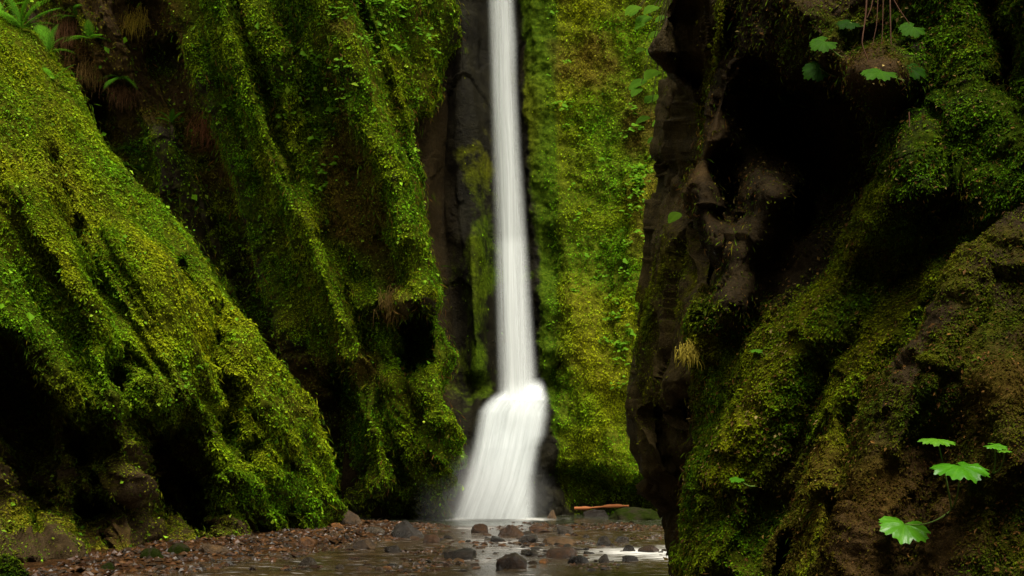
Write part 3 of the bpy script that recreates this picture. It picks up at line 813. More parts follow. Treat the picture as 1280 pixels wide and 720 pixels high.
# ================================================================== STONES
def stone_material(name, c, rough=.22, moss=False):
    m, nt, N, L, b = new_mat(name)
    tc = N.new('ShaderNodeTexCoord').outputs['Object']
    oi = N.new('ShaderNodeObjectInfo')
    n1 = noise_node(nt, 2.2, 5, .65, tc); n2 = noise_node(nt, 13, 5, .75, tc)
    col = ramp(nt, [(0.3, tuple(x * .35 for x in c)), (0.55, c), (0.75, tuple(min(.5, x * 1.9) for x in c))], n1.outputs['Fac']).outputs[0]
    tint = ramp(nt, [(0.0, (.45, .44, .42)), (0.5, (.85, .83, .8)), (1.0, (1.3, 1.26, 1.2))], oi.outputs['Random']).outputs[0]
    col = mixc(nt, 0.85, col, tint, 'MULTIPLY')
    if moss:
        col = mixc(nt, ramp(nt, [(.35, (0, 0, 0)), (.5, (1, 1, 1))], n1.outputs['Fac']).outputs[0], col, ramp(nt, [(.3, (.005, .008, .001)), (.7, (.018, .026, .003))], n2.outputs['Fac']).outputs[0])  # moss tone darkened to stand for the shade under the wall
    L.new(col, b.inputs['Base Color'])
    b.inputs['Roughness'].default_value = .85 if moss else rough
    b.inputs['Specular IOR Level'].default_value = .02 if moss else .3
    bp = N.new('ShaderNodeBump'); bp.inputs['Strength'].default_value = .9; bp.inputs['Distance'].default_value = .05
    L.new(n2.outputs['Fac'], bp.inputs['Height']); L.new(bp.outputs[0], b.inputs['Normal'])
    return m
M_ST = stone_material('wet brown stone', (0.042, 0.019, 0.007))
M_STG = stone_material('wet grey stone', (0.038, 0.028, 0.018))
M_STD = stone_material('wet black stone', (0.018, 0.013, 0.009), .2)
M_STT = stone_material('tan stone', (0.080, 0.044, 0.016), .4)
M_STO = stone_material('orange stone', (0.14, 0.06, 0.016), .35)
M_STM = stone_material('mossy stone', (0.05, 0.04, 0.025), .8, True)
STM = []
for i in range(12):
    STM.append([rock_mesh('stone', 100 + i, flat=random.uniform(.45, .75), sub=3, rough=.25) for _ in (0,)][0])
def stone(px, py, wpx, hpx, mat, label, seed, name='stone', group=None, cat='stone', d=None, me=None):
    """a stone whose waterline stands at row py"""
    d = d or CZ * F / (py - HZ)
    me = me or rock_mesh(name, seed, flat=.7, sub=4, rough=.22)
    o = link(name, me)
    if len(me.materials) == 0: me.materials.append(mat)
    V = np.array([v.co[:] for v in me.vertices]) if len(me.vertices) < 3000 else None
    hw = wpx / F * d / 2; hh = hpx / F * d
    ext = np.abs(V).max(0)
    top = V[:, 2].max()
    o.scale = (hw / ext[0] * 1.1, hw / ext[0] * random.uniform(.8, 1.1), hh / top * .92)
    p = W(px, py, d); o.location = (p[0], p[1] + hw * .5, max(p[2], 0) - .01)
    o.rotation_euler = (0, 0, random.uniform(-.5, .5))
    tag(o, label, cat, group)
    return o
BIG = [
 (437, 659, 32, 25, M_STT, 'brown boulder with a pale top at the foot of the ribbed mossy cliff', 1),
 (511, 672, 44, 24, M_STD, 'lumpy black wet boulder on the bank left of the waterfall foot', 2),
 (421, 662, 16, 10, M_STO, 'orange brown stone leaning beside the pale topped boulder', 3),
 (265, 696, 42, 19, M_STT, 'flat topped tan rock lying at the foot of the left buttress', 4),
 (380, 684, 24, 15, M_STO, 'olive and orange stone on the left bank', 5),
 (471, 668, 28, 11, M_STG, 'smooth grey rounded stone on the bank, right of the pale topped boulder', 6),
 (455, 686, 32, 14, M_STT, 'broad tan stone in the middle of the left bank', 7),
 (358, 687, 22, 8, M_STG, 'low grey brown stone left of the orange one', 8),
 (384, 707, 26, 12, M_STG, 'jagged grey topped stone in the shallows near the left bank', 9),
 (537, 679, 24, 13, M_ST, 'brown stone on the bank right of the black boulder', 10),
 (490, 690, 26, 10, M_STD, 'flat dark stone below the black boulder', 12),
 (640, 670, 32, 16, M_ST, 'angular brown stone standing in the stream under the waterfall', 13),
 (600, 666, 24, 13, M_ST, 'rounded brown stone at the pool edge left of the waterfall stream', 14),
 (672, 665, 30, 11, M_ST, 'low dome shaped brown stone at the pool edge', 15),
 (706, 668, 26, 12, M_STG, 'pale grey stone at the pool edge right of the dome shaped one', 16),
 (697, 681, 44, 11, M_STT, 'long flat tan slab stone in the middle of the stream', 17),
 (660, 678, 26, 11, M_STD, 'dark wet stone left of the tan slab', 18),
 (621, 677, 22, 8, M_STD, 'low dark stone left of the middle of the stream', 19),
 (575, 698, 40, 15, M_STD, 'smooth dark rounded boulder alone in the shallow water', 20),
 (643, 711, 40, 22, M_ST, 'lumpy brown boulder nearest the viewer in midstream', 21),
 (624, 714, 14, 8, M_STD, 'small black stone leaning on the lumpy brown boulder', 22),
 (755, 682, 18, 14, M_STG, 'upright grey stone in the stream before the driftwood', 23),
 (777, 678, 22, 9, M_STG, 'pale smooth stone right of the upright grey one', 24),
 (814, 690, 30, 10, M_ST, 'reddish brown rounded stone in the white riffle', 25),
 (786, 689, 18, 9, M_STD, 'dark stone left of the white riffle', 26),
 (755, 703, 16, 12, M_STG, 'grey brown stone at the left end of the white riffle', 27),
 (787, 702, 22, 9, M_STD, 'low dark stone below the white riffle', 28),
 (702, 697, 46, 15, M_ST, 'wide brown stone below the tan slab', 29),
 (664, 694, 18, 9, M_STG, 'small rounded stone between the slab and the lumpy boulder', 30),
 (724, 704, 26, 11, M_STD, 'dark jagged stone below the wide brown one', 31),
 (690, 648, 12, 12, M_STT, 'tan stone at the right foot of the waterfall', 32),
 (8, 735, 46, 44, M_STM, 'bright green mossy boulder cut off in the bottom left corner', 33),
 (133, 715, 22, 14, M_STM, 'small mossy stone at the dark foot of the left buttress', 34),
 (190, 702, 30, 20, M_STM, 'dark mossy stone at the foot of the buttress below the big cave', 35),
 (222, 697, 38, 20, M_STM, 'dark rounded mossy boulder just right of the smaller mossy stone', 36),
 (800, 650, 76, 17, M_STM, 'dark low rock at the far edge of the pool under the green wall', 37),
 (748, 646, 34, 10, M_STD, 'flat dark rock behind the driftwood', 38),
]
for (px, py, a, b, m, lab, sd) in BIG:
    o = stone(px, py, a, b, m, lab, sd)
    if m is M_STM and sd == 33:
        bpy.context.view_layer.update()
        Vs = np.array([(o.matrix_world @ v.co)[:] for v in o.data.vertices]); Ns = np.array([(o.matrix_world.to_3x3() @ v.normal).normalized()[:] for v in o.data.vertices])
        ii = RNG.choice(np.where((Ns[:, 2] > -.3) & (Ns[:, 1] < .5))[0], 2600)
        Pm = Vs[ii] + RNG.normal(size=(2600, 3)) * .012
        mo = leaves('moss', Pm, Ns[ii], 3.2 * Pm[:, 1] / F * RNG.lognormal(0, .3, 2600), moss_colour(Pm, np.zeros((2600, 3)), bright=.45), None)
        for kk in ('kind', 'category'):
            if kk in mo: del mo[kk]
        mo['kind'] = 'stuff'
        mo.parent = o; mo.matrix_parent_inverse = o.matrix_world.inverted()
MATS = [M_ST, M_ST, M_STG, M_STD, M_STT, M_STO]
protos = []
for i, me in enumerate(STM):
    me.materials.append(MATS[i % 6])
CNAME = ['brown', 'brown', 'grey', 'black', 'tan', 'orange']
LAND = [(437, 659, 'pale topped boulder'), (511, 672, 'lumpy black boulder on the bank'), (265, 696, 'flat topped tan rock'), (380, 684, 'olive and orange stone'),
        (471, 668, 'smooth grey rounded stone on the bank'), (455, 686, 'broad tan stone'), (384, 707, 'jagged grey topped stone'), (537, 679, 'brown stone beside the black boulder'),
        (640, 670, 'angular brown stone under the waterfall'), (600, 666, 'rounded brown stone at the pool edge'), (706, 668, 'pale grey stone at the pool edge'),
        (697, 681, 'long tan slab stone'), (575, 698, 'smooth dark boulder alone in shallow water'), (643, 711, 'lumpy brown boulder in midstream'), (755, 682, 'upright grey stone'),
        (814, 690, 'reddish stone in the riffle'), (702, 697, 'wide brown stone below the slab'), (724, 704, 'dark jagged stone in midstream'), (320, 700, 'bare stretch of the left bank'), (222, 700, 'rounded mossy boulder')]
GR = [((205, 560), (664, 716), 130, 'small wet brown stone lying among many on the left gravel bank', 'small stones on the left gravel bank', (5, 22)),
      ((545, 740), (662, 714), 125, 'small wet stone in the middle of the stream below the waterfall', 'small stones in midstream', (5, 24)),
      ((735, 845), (662, 706), 32, 'small dark stone in the shallow water by the right cliff', 'small stones by the right cliff', (4, 13))]
for (xa, xb), (ya, yb), n, lab, grp, (s0, s1) in GR:
    for k in range(n):
        py = ya + (yb - ya) * random.random() ** 1.1; px = random.uniform(xa, xb)
        if grp.startswith('small stones on the left') and py > 655 + (px - 200) * 0 + 60 * sstep(200, 260, 460 - px * .4): pass
        wpx = random.uniform(s0, s1) * (.7 + .3 * (py - 650) / 60)
        d = CZ * F / (py - HZ)
        o = link('stone', STM[random.randrange(12)])
        hw = wpx / F * d / 2
        o.scale = (hw, hw * random.uniform(.7, 1.1), hw * random.uniform(.6, 1.1))
        x, y = (px - 640) / F * d, d
        zb = max(float(bed(np.array([x]), np.array([y]))[0]), -.02)
        o.location = (x, y, zb + hw * .10)
        o.rotation_euler = (random.uniform(-.3, .3), random.uniform(-.3, .3), random.uniform(0, 6.28))
        ci = CNAME[MATS.index(o.data.materials[0])]
        near = min(LAND, key=lambda q: abs(q[0] - px) + 3 * abs(q[1] - py))
        side = 'left of' if px < near[0] - 6 else ('right of' if px > near[0] + 6 else ('in front of' if py > near[1] else 'behind'))
        tag(o, '%s %s %s %s the %s' % ('tiny' if wpx < 8 else 'small', ci, {'l': 'pebble' if wpx < 8 else 'bank stone', 'i': 'midstream stone', 'b': 'shallows stone'}[{'small stones on the left gravel bank': 'l', 'small stones in midstream': 'i'}.get(grp, 'b')], side, near[2]), 'stone', grp)

# loose pebbles and dead leaves between them, uncountable
def pebbles(n, name, xr, yr, s0, s1, label, flat, colf, mat, cat, thr=0.1, z0=0):
    x = RNG.uniform(*xr, n * 3); y = RNG.uniform(*yr, n * 3)
    P = np.stack([x, y, 0 * x], -1)
    k = (bank(x, y) + .35 * fbm(P, .8, 3, 9)) > thr
    x, y = x[k][:n], y[k][:n]; n = len(x)
    z = np.maximum(bed(x, y), -.015) + z0
    base = np.array([[1, 0, 0], [.4, .9, .1], [-.6, .7, 0], [-1, -.1, .1], [-.3, -.9, 0], [.6, -.7, .05], [.2, .1, .8], [-.3, -.1, .7]])
    tri = np.array([[0, 1, 6], [1, 2, 7], [1, 7, 6], [2, 3, 7], [3, 4, 7], [4, 5, 6], [4, 6, 7], [5, 0, 6]])
    s = (s0 + (s1 - s0) * RNG.random(n) ** 2.2)[:, None, None]
    V = base[None] * (1 + RNG.normal(size=(n, 8, 3)) * .22) * np.array([1, .75, flat])
    a = RNG.uniform(0, 6.28, n); ca, sa = np.cos(a)[:, None], np.sin(a)[:, None]
    V = np.stack([V[..., 0] * ca - V[..., 1] * sa, V[..., 0] * sa + V[..., 1] * ca, V[..., 2] + V[..., 0] * RNG.normal(size=(n, 1)) * .25], -1) * s
    V = V + np.stack([x, y, z], -1)[:, None]
    Fc = (np.arange(n)[:, None, None] * 8 + tri[None]).reshape(-1, 3)
    col = np.repeat(colf(n), 8, 0)
    me = mesh_np(name, V.reshape(-1, 3), Fc, False, {'col': col})
    tag(link(name, me, mat), label, cat, None, 'stuff')
def pc(n):
    pal = np.array([[.020, .008, .003], [.036, .015, .005], [.009, .005, .002], [.022, .014, .008], [.046, .021, .007]])
    return pal[RNG.integers(0, 5, n)] * RNG.lognormal(0, .3, (n, 1))
M_PEB = leaf_material('wet pebbles', .35, 0, .15)
pebbles(9000, 'gravel', (-6, 2.6), (12.5, 24.5), .016, .085, 'loose wet brown pebbles covering the left bank', .6, pc, M_PEB, 'gravel', .12)
pebbles(1500, 'gravel', (-1.5, 3.2), (14, 23.5), .015, .06, 'loose wet pebbles breaking the surface in midstream', .6, pc, M_PEB, 'gravel', .04, .005)

# ================================================================== PLANTS, ROOTS, DRIFTWOOD
def tube_mesh(name, pts, rad, seg=6, col=(0.1, 0.06, 0.03)):
    pts = np.asarray(pts, float); n = len(pts)
    rad = np.broadcast_to(np.asarray(rad, float), (n,))
    T = np.gradient(pts, axis=0); T /= np.linalg.norm(T, axis=1, keepdims=True) + 1e-9
    up = np.array([0.3, 0.9, 0.2]); A = np.cross(T, up); A /= np.linalg.norm(A, axis=1, keepdims=True); B = np.cross(T, A)
    th = np.arange(seg + 1) / seg * 2 * np.pi
    V = pts[:, None] + rad[:, None, None] * (np.cos(th)[None, :, None] * A[:, None] + np.sin(th)[None, :, None] * B[:, None])
    return mesh_np(name, V.reshape(-1, 3), grid_faces(n, seg + 1), True, {'col': np.tile(np.array(col), (n * (seg + 1), 1))})

M_LEAF = leaf_material('broad leaf', 0.33, 0.3, 0.22)
M_SOFT = leaf_material('soft leaf', 0.6, 0.45, 0.04)
M_STEM = leaf_material('stem', 0.6, 0.0, 0.06)

def scalloped_leaf(name, lobes=9, teeth=4, col=(0.07, 0.26, 0.012), seed=1, notch=.35, fold=.25, depth=.16):
    """round toothed leaf, radius 1, stalk at origin, tip along +Y"""
    na, nr = 180, 9
    th = np.linspace(-np.pi + notch, np.pi - notch, na)      # 0 = tip
    rg = np.random.default_rng(seed)
    lob = np.abs(np.cos(th * lobes / 2.0))
    tooth = np.abs(np.sin(th * lobes * teeth / 2.0))
    r = (1 - depth * (1 - lob ** .6)) * (1 - .09 * tooth) * (1 + .06 * np.sin(th * 1.3 + seed)) * (1 - .1 * np.abs(th / np.pi) ** 2)
    q = np.linspace(0.02, 1, nr)
    RR = q[:, None] * r[None, :]
    X = RR * np.sin(th)[None, :]; Y = RR * np.cos(th)[None, :] + 0
    vein = np.abs(np.cos(th * lobes / 2.0))[None, :] * q[:, None]
    Z = -.22 * RR ** 2 - .10 * vein * .6 + fold * .35 * np.abs(X) + .035 * np.sin(th * lobes)[None, :] * q[:, None] ** 2 + .03 * rg.normal(size=(1, na)).cumsum(1) * 0
    sec = np.abs(np.sin(q[:, None] * 15 + np.abs(np.sin(th[None, :] * lobes / 2)) * 4)) * .028 * q[:, None] + .03 * fbm(np.stack([X, Y, 0 * X], -1), 4, 2, seed)
    V = np.stack([X, Y, Z + sec], -1)
    vv = (np.abs(np.cos(th * lobes / 2.0)) > .985)[None, :] * np.ones_like(q)[:, None]
    c = np.array(col)[None, None] * (1 + .25 * fbm(V, 3, 3, seed)[..., None]) * (1 + vv[..., None] * np.array([.25, .12, .3]))
    return mesh_np(name, V.reshape(-1, 3), grid_faces(nr, na), True, {'col': c.reshape(-1, 3)})

def oval_leaf(name, col, wid=.33, teeth=0, seed=1):
    n, k = 26, 7
    t = np.linspace(0, 1, n); s = np.linspace(-1, 1, k)
    wv = wid * np.sin(np.pi * t ** .75) ** .8 * (1 + (.12 * np.abs(np.sin(t * teeth)) if teeth else 0))
    X = wv[:, None] * s[None, :]; Y = t[:, None] + 0 * X
    Z = .12 * np.abs(X) / max(wid, .01) * wid - .28 * (Y ** 2) + .012 * np.sin(Y * 40 + np.abs(X) * 20)
    V = np.stack([X, Y, Z], -1)
    c = np.array(col)[None, None] * (1 + .2 * (np.abs(s) < .1)[None, :, None] + .15 * fbm(V, 4, 2, seed)[..., None])
    return mesh_np(name, V.reshape(-1, 3), grid_faces(n, k), True, {'col': c.reshape(-1, 3)})

def frond_mesh(name, col, pairs=16, seed=0, droop=.5, wid=.26):
    """fern frond along +Y, length 1"""
    rg = np.random.default_rng(seed)
    V, Fc, Cc = [], [], []
    def pt(t): return np.array([0, t, .25 * t - droop * t * t])
    for i in range(pairs):
        t = .1 + .88 * i / pairs
        L = wid * math.sin(math.pi * min(1, .18 + t * .85)) ** .8 + .02
        for sd in (-1, 1):
            for j in range(6):                        # leaflets of one pinna
                f = j / 6
                c = pt(t) + np.array([sd * L * f, L * f * .35, -.12 * L * f * f])
                l = L * .38 * (1 - f * .6)
                for up in (-1, 1):
                    a = np.array([sd * .35 * l, up * l, 0]); b = np.array([sd * .5 * l, 0, .03 * l])
                    n0 = len(V)
                    V += [c, c + a * .6 + b * .5, c + a + b * .2, c + a * .5 - b * .35]
                    Fc.append([n0, n0 + 1, n0 + 2, n0 + 3]); Cc += [np.array(col) * rg.uniform(.75, 1.3)] * 4
    n0 = len(V)
    for i in range(13):
        p = pt(i / 12); r = .008 * (1 - i / 14)
        V += [p + np.array([-r, 0, 0]), p + np.array([r, 0, 0])]; Cc += [np.array([.08, .06, .02])] * 2
    for i in range(12): Fc.append([n0 + 2 * i, n0 + 2 * i + 1, n0 + 2 * i + 3, n0 + 2 * i + 2])
    return mesh_np(name, np.array(V), np.array(Fc), False, {'col': np.array(Cc)})

def surf(S, px, py):
    i = np.unravel_index(np.argmin((S['PX'] - px) ** 2 + (S['PY'] - py) ** 2 + (1 - S['on']) * 1e4), S['PX'].shape)
    return Vector(S['G'][i]), Vector(S['N'][i]).normalized()

def aim(fwd, up):
    """rotation taking +Y to fwd and +Z near up"""
    y = Vector(fwd).normalized(); x = y.cross(Vector(up)).normalized(); z = x.cross(y)
    return Matrix((x, y, z)).transposed().to_quaternion()

def place(o, loc, fwd, up, s):
    o.rotation_mode = 'QUATERNION'; o.rotation_quaternion = aim(fwd, up); o.location = loc; o.scale = (s, s, s)

# --- ferns: an Empty with fronds
FR = [frond_mesh('frond', (.09, .24, .008), seed=1), frond_mesh('frond', (.10, .26, .01), seed=2, droop=.7), frond_mesh('frond', (.07, .20, .01), seed=3, droop=.35, wid=.2)]
def fern(S, px, py, size_px, n, label, group=None, yaw=0, bright=None):
    p, nrm = surf(S, px, py); s = size_px / F * p.y
    e = empty('fern', p); tag(e, label, 'fern', group)
    for k in range(n):
        a = yaw + (k - (n - 1) / 2) * (2.4 / max(n - 1, 1)) + random.uniform(-.2, .2)
        o = link('frond', FR[k % 3], M_SOFT, e)
        side = Vector((1, 0, 0)) * math.sin(a)
        fwd = side + nrm * .55 * math.cos(a) + Vector((0, 0, .45 * math.cos(a) + random.uniform(-.3, .15)))
        place(o, nrm * .03, fwd, Vector((0, -.4, 1)), s * random.uniform(.7, 1.1))
    return e
fern(S1, 20, 45, 60, 7, 'large bright fern at the top of the left buttress in the corner')
fern(S1, 45, 75, 42, 6, 'smaller bright fern just below the corner fern on the buttress edge')
fern(S1, 60, 105, 34, 5, 'light green fern on the buttress edge over the dark recess')
fern(S1, -2, 20, 50, 5, 'fern half cut off by the left edge of the photo')
for (x, y, z, lab) in [(115, 50, 34, 'pale green fern hanging near the top of the dark recess'), (150, 95, 28, 'fern just right of the brown grass clump in the recess'),
                    (118, 122, 34, 'fern hanging below the brown grass clump'), (215, 150, 26, 'small fern in the middle of the shadowed recess wall'),
                    (255, 78, 30, 'fern near the top right of the recess beside the long rib'), (170, 205, 26, 'fern low in the black recess beside the buttress edge'),
                    (165, 185, 22, 'tiny fern above the lowest one in the recess'), (310, 22, 34, 'bright fern at the top of the long mossy rib'),
                    (90, 20, 34, 'fern at the very top beside the left buttress')]:
    fern(S2, x, y, z, 5, lab)

# --- brown hanging tufts
def tuft(S, px, py, size, col, label, n=260, spread=.5):
    p, nrm = surf(S, px, py); s = size / F * p.y
    V, Fc, Cc = [], [], []
    for i in range(n):
        b = np.array([random.gauss(0, .38), random.gauss(0, .12), random.gauss(0, .34)]) * s
        out = np.array([random.gauss(0, spread), -random.uniform(.2, .9), 0]) * s * .45
        L = s * random.uniform(.15, 1.0); w_ = s * .008 + .002
        q = [b, b + out * .6 + np.array([0, 0, -.15 * L]), b + out + np.array([0, 0, -.6 * L]), b + out * 1.05 + np.array([0, 0, -L])]
        n0 = len(V)
        for j, c in enumerate(q):
            ww = w_ * (1 - j / 4)
            V += [c + np.array([-ww, 0, 0]), c + np.array([ww, 0, 0])]
            Cc += [np.array(col) * random.uniform(.5, 1.5)] * 2 if j else [np.array(col)] * 2
        for j in range(3): Fc.append([n0 + 2 * j, n0 + 2 * j + 1, n0 + 2 * j + 3, n0 + 2 * j + 2])
    o = link('grass_tuft', mesh_np('grass_tuft', np.array(V), np.array(Fc), False, {'col': np.clip(np.array(Cc), 0.004, .5)}), M_SOFT)
    o.location = p + nrm * .05; tag(o, label, 'grass tuft')
tuft(S2, 105, 85, 26, (.20, .12, .035), 'straw coloured hanging grass clump on the dark wall beside the buttress')
tuft(S2, 250, 155, 30, (.16, .06, .025), 'reddish brown hanging tuft on the shadowed wall')
tuft(S2, 165, 22, 24, (.25, .18, .02), 'golden tuft near the top of the shadowed wall')
tuft(S2, 84, 35, 28, (.13, .06, .025), 'long brown tuft beside the highest fern')
tuft(S2, 150, 115, 22, (.14, .07, .03), 'dull brown tuft right of the straw coloured clump')
tuft(S2, 498, 385, 24, (.12, .075, .02), 'brown moss tuft over the dark hollow left of the waterfall')
tuft(S3, 885, 432, 16, (.30, .24, .03), 'golden yellow tuft on the edge of the near right cliff', 200)

# --- small leafy plants on the walls: an Empty with leaves
OV = [oval_leaf('leaf', (.075, .19, .005), .42, 0, 1), oval_leaf('leaf', (.12, .25, .008), .5, 0, 2), scalloped_leaf('leaf', 5, 2, (.09, .21, .007), 3, .5)]
def leafy(S, px, py, size, n, label, group, out=.6):
    p, nrm = surf(S, px, py); s = size / F * p.y
    e = empty('leafy_plant', p); tag(e, label, 'plant', group)
    for k in range(n):
        o = link('leaf', OV[random.randrange(3)], M_SOFT, e)
        off = Vector((random.uniform(-1, 1), 0, random.uniform(-.8, .8))) * s * .8 + nrm * s * random.uniform(.1, .6)
        a = random.uniform(-2.2, 2.2)
        fwd = Vector((math.sin(a), -.45, .2 * math.cos(a) - .25)) + nrm * .3
        place(o, off, fwd, Vector((random.uniform(-.9, .9), -random.uniform(.3, 1.6), 1)), s * random.uniform(.25, .5))
def band(y):
    return ['at the very top', 'high up', 'above half height', 'at half height', 'below half height', 'low down', 'above the pool'][int(min(6, max(0, y // 90)))]
def spots(n, poly):
    r = []
    for _ in range(n):
        (x, y, sx, sy) = random.choice(poly)
        r.append((random.gauss(x, sx), random.gauss(y, sy)))
    return r
for x, y in spots(48, [(795, 300, 14, 40), (785, 360, 14, 40), (800, 180, 10, 30), (775, 430, 10, 30), (800, 250, 9, 20)]):
    leafy(S5, min(x, 838), y, random.uniform(8, 13), 9, 'small leafy plant in the dense strip %s, %s' % ('by the basalt' if x > 800 else 'left of the basalt', band(y)), 'leafy plants at the right side of the back wall')
for x, y in spots(22, [(700, 120, 12, 30), (720, 290, 22, 30), (690, 60, 12, 30), (740, 200, 25, 50), (725, 360, 20, 40), (715, 200, 20, 60)]):
    leafy(S5, max(x, 690), y, random.uniform(8, 12), 5, 'small leafy plant on back wall moss %s, %s' % ('near the waterfall' if x < 715 else 'away from the waterfall', band(y)), 'leafy plants scattered on the back wall')
for x, y in spots(60, [(430, 40, 22, 34), (470, 30, 22, 26), (440, 90, 12, 24), (455, 15, 14, 14), (415, 130, 10, 40), (408, 200, 8, 30), (380, 100, 30, 50), (500, 50, 20, 30)]):
    leafy(S2, x, max(y, 2), random.uniform(8, 14), 8, 'leafy plant on the ribbed cliff %s, %s' % ('nearest the waterfall' if x > 445 else 'between two ribs', band(y)), 'leafy plants on the upper ribbed cliff')
for x, y in spots(34, [(200, 300, 60, 60), (60, 180, 30, 60), (220, 470, 25, 20), (40, 360, 40, 30), (300, 420, 25, 60)]):
    leafy(S1, x, y, random.uniform(6, 9), 5, 'tiny leafy plant on the %s of the left buttress, %s' % ('outer slope' if x > 150 else 'broad flank', band(y)), 'tiny plants on the left buttress')

# --- broad toothed leaves on the right cliff
BL = [scalloped_leaf('leaf', 9, 3, (.05, .19, .006), 1), scalloped_leaf('leaf', 7, 3, (.06, .20, .007), 2, .5), scalloped_leaf('leaf', 9, 3, (.08, .22, .01), 5, .35, .1), scalloped_leaf('leaf', 7, 3, (.015, .055, .002), 8, .5), scalloped_leaf('leaf', 7, 3, (.04, .12, .005), 9, .5)]  # last two are darkened copies, shade put into the leaf colour
def stem_curve(parent, a, b, sag, r, col=(.10, .16, .03), name='stem'):
    t = np.linspace(0, 1, 14)[:, None]
    a = np.array(a); b = np.array(b)
    pts = a * (1 - t) + b * t + np.array(sag) * (4 * t * (1 - t))
    o = link(name, tube_mesh(name, pts, np.linspace(r, r * .7, 14), 6, col), M_STEM, parent)
    return o
def broad_plant(root_px, root_py, S, items, label, mat=None):
    """items: (px, py, width in px, yaw, tilt toward viewer, leaf mesh)"""
    p, nrm = surf(S, root_px, root_py)
    e = empty('broadleaf_plant', p); tag(e, label, 'plant')
    for (px, py, wpx, yaw, tilt, li, dd) in items:
        d = surf(S, px, py)[0].y - dd
        c = Vector(W(px, py, d)) - p
        s = wpx / F * d / 2 / .93
        fwd = Vector((math.sin(yaw), -math.cos(yaw) * math.cos(tilt), -math.sin(tilt) * .6))
        up = Vector((0, -math.sin(tilt), math.cos(tilt)))
        me = BL[li]
        if mat:
            me = me.copy(); me.materials.clear(); me.materials.append(mat)
        lf = link('leaf', me, M_LEAF, e); place(lf, c, fwd, up, s)
        stem_curve(e, (0, 0, 0), c, (0, -.01, -.012), .0022 * p.y / 2.7)
    return e
broad_plant(1196, 640, S7, [(1200, 582, 72, .12, .42, 0, .15), (1172, 549, 44, -.5, .26, 2, .20), (1131, 655, 66, -.35, .62, 1, .10)],
            'plant with three glossy toothed leaves growing on the nearest dark rock')
broad_plant(1250, 592, S7, [(1243, 556, 30, .8, .3, 1, .10), (1256, 563, 18, .9, .1, 2, .10)],
            'small plant with two folded leaves right of the three leaved plant')
UPL = [(1100, 89, 46, -.9, .6, 4, .16, 'broad toothed leaf catching light below the hanging roots'),
       (1136, 84, 44, 1.1, .75, 3, .12, 'dim toothed leaf just right of the lit one below the roots'),
       (1141, 34, 34, -.9, .9, 4, .10, 'pale toothed leaf right of the hanging roots'),
       (1030, 52, 36, -1.2, .8, 4, .10, 'narrow bright leaf left of the hanging roots'),
       (1062, 28, 30, -1.0, .7, 3, .08, 'dim leaf high up left of the hanging roots'),
       (1024, 85, 40, -1.3, .9, 3, .10, 'long dark leaf above the small round leaf'),
       (988, 124, 26, -1.2, .9, 3, .10, 'small round green leaf standing out over the black hollow'),
       (948, 437, 24, 1.2, .2, 2, .10, 'small bright leaf on the moss of the near right cliff'),
       (922, 598, 20, -1.0, .3, 1, .06, 'small dark green leaf low on the near right cliff')]
for (px, py, wpx, yaw, tilt, li, dd, lab) in UPL:
    broad_plant(px + 22, py + 10, S3, [(px, py, wpx, yaw, tilt, li, dd)], lab, M_SOFT)

# bright twig with leaves hanging beyond the basalt edge, top
OVT = [oval_leaf('leaf', (.14, .30, .012), .42, 14, 4), oval_leaf('leaf', (.10, .24, .01), .36, 18, 6)]
tw = empty('leafy_branch', W(838, -30, 14.0).tolist()); tag(tw, 'drooping branch with bright blurred leaves at the top beside the black overhang', 'branch')
T0 = Vector(W(838, -30, 14.0))
tips = [(800, 8, 30), (812, 20, 34), (822, 8, 28), (795, 12, 20), (826, 40, 22), (808, 100, 34), (822, 88, 30), (800, 110, 24), (826, 120, 26), (812, 146, 26), (818, 60, 20), (806, 30, 20), (830, 66, 22), (815, 120, 20), (830, 150, 22), (820, 172, 18), (804, 60, 16), (834, 20, 24)]
for k, (x, y, wpx) in enumerate(tips):
    c = Vector(W(x, y, 14.0 + random.uniform(-.2, .3))) - T0
    s = wpx / F * 14.0 * .8
    lf = link('leaf', OVT[k % 2], M_SOFT, tw)
    place(lf, c, Vector((-.8 + random.uniform(-.3, .5), -.4, -.35)), Vector((0, -.7, 1)), s)
    stem_curve(tw, (0, 0, 0), c, (.02, 0, .05), .006, (.10, .09, .03), 'twig')
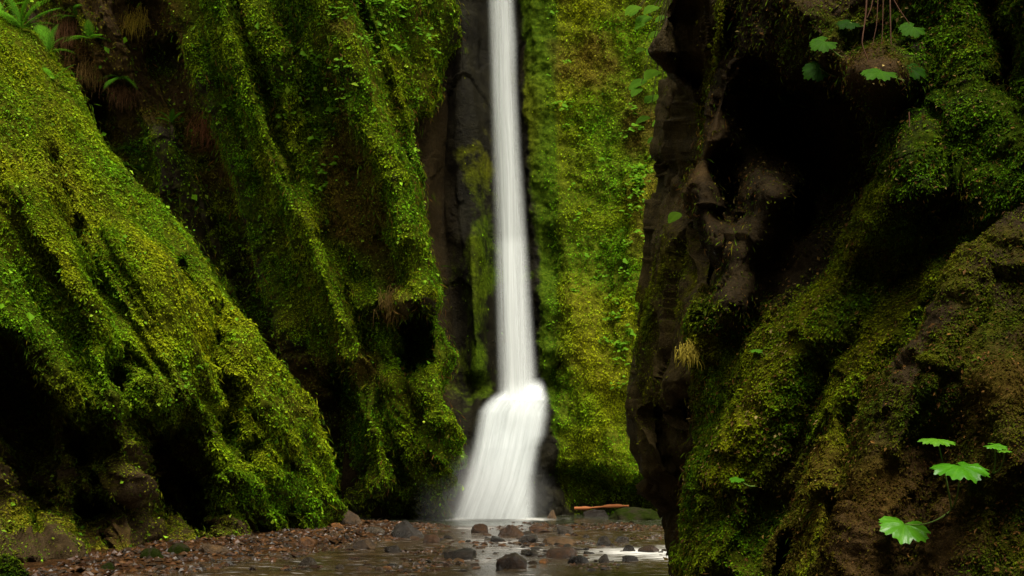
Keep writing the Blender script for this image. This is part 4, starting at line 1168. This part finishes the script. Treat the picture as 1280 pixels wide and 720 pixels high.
# single leaf on a thread stem at the basalt edge
sl = empty('single_leaf', W(838, 262, 9.6).tolist()); tag(sl, 'single pale leaf sticking out from the edge of the brown basalt', 'leaf')
S0_ = Vector(W(838, 262, 9.6))
lf = link('leaf', OV[1], M_SOFT, sl); place(lf, Vector(W(850, 266, 9.3)) - S0_, Vector((-.8, -.3, -.5)), Vector((0, -.6, 1)), 20 / F * 9.3)
stem_curve(sl, (0.04, .2, 0), Vector(W(850, 266, 9.3)) - S0_, (0, 0, 0), .004)

# --- hanging roots, top right
def root(pts, r, label, d):
    P = W(np.array([p[0] for p in pts]), np.array([p[1] for p in pts]), d)
    t = np.linspace(0, len(pts) - 1, 30)
    P = np.stack([np.interp(t, np.arange(len(pts)), P[:, k]) for k in range(3)], -1)
    for _ in range(3): P[1:-1] = (P[:-2] + P[2:] + 2 * P[1:-1]) / 4
    o = link('hanging_root', tube_mesh('hanging_root', P, np.linspace(r, r * .5, 30), 6, (.13, .065, .04)), M_STEM)
    tag(o, label, 'root')
for pts, r, lab in [([(1085, -30), (1082, 20), (1077, 55), (1086, 78)], .0035, 'long pale root ending in a hook, leftmost of the hanging roots'),
                    ([(1096, -30), (1089, 10), (1084, 22)], .003, 'short root forking off the leftmost one'),
                    ([(1112, -30), (1113, 30), (1114, 62)], .0035, 'straight reddish root in the middle of the hanging roots'),
                    ([(1106, -20), (1124, 12), (1137, 30)], .003, 'root curving right towards the pale toothed leaf'),
                    ([(1098, -20), (1096, 30), (1088, 70)], .002, 'thin dark root between the hooked and the straight one'),
                    ([(1104, 0), (1103, 40), (1101, 64)], .002, 'thinnest dark root left of the straight reddish one'),
                    ([(1136, 140), (1137, 155), (1134, 172)], .003, 'short bare root lower down on the dark wall')]:
    dd = min(float(surf(S3, p[0], max(p[1], -50))[0].y) for p in pts) - .1
    root(pts, r, lab, dd)

# --- driftwood
P = W(np.linspace(718, 786, 24), 634 + np.linspace(1.5, -2, 24) + np.sin(np.linspace(0, 7, 24)) * .5, np.linspace(27.0, 26.8, 24))
dw = link('driftwood_log', tube_mesh('driftwood_log', P, .034 + .014 * np.sin(np.linspace(0.2, 11, 24)) + .006 * np.cos(np.linspace(0, 31, 24)), 8, (.24, .085, .03)), M_STEM)
tag(dw, 'reddish driftwood log lying at the far side of the pool', 'log')
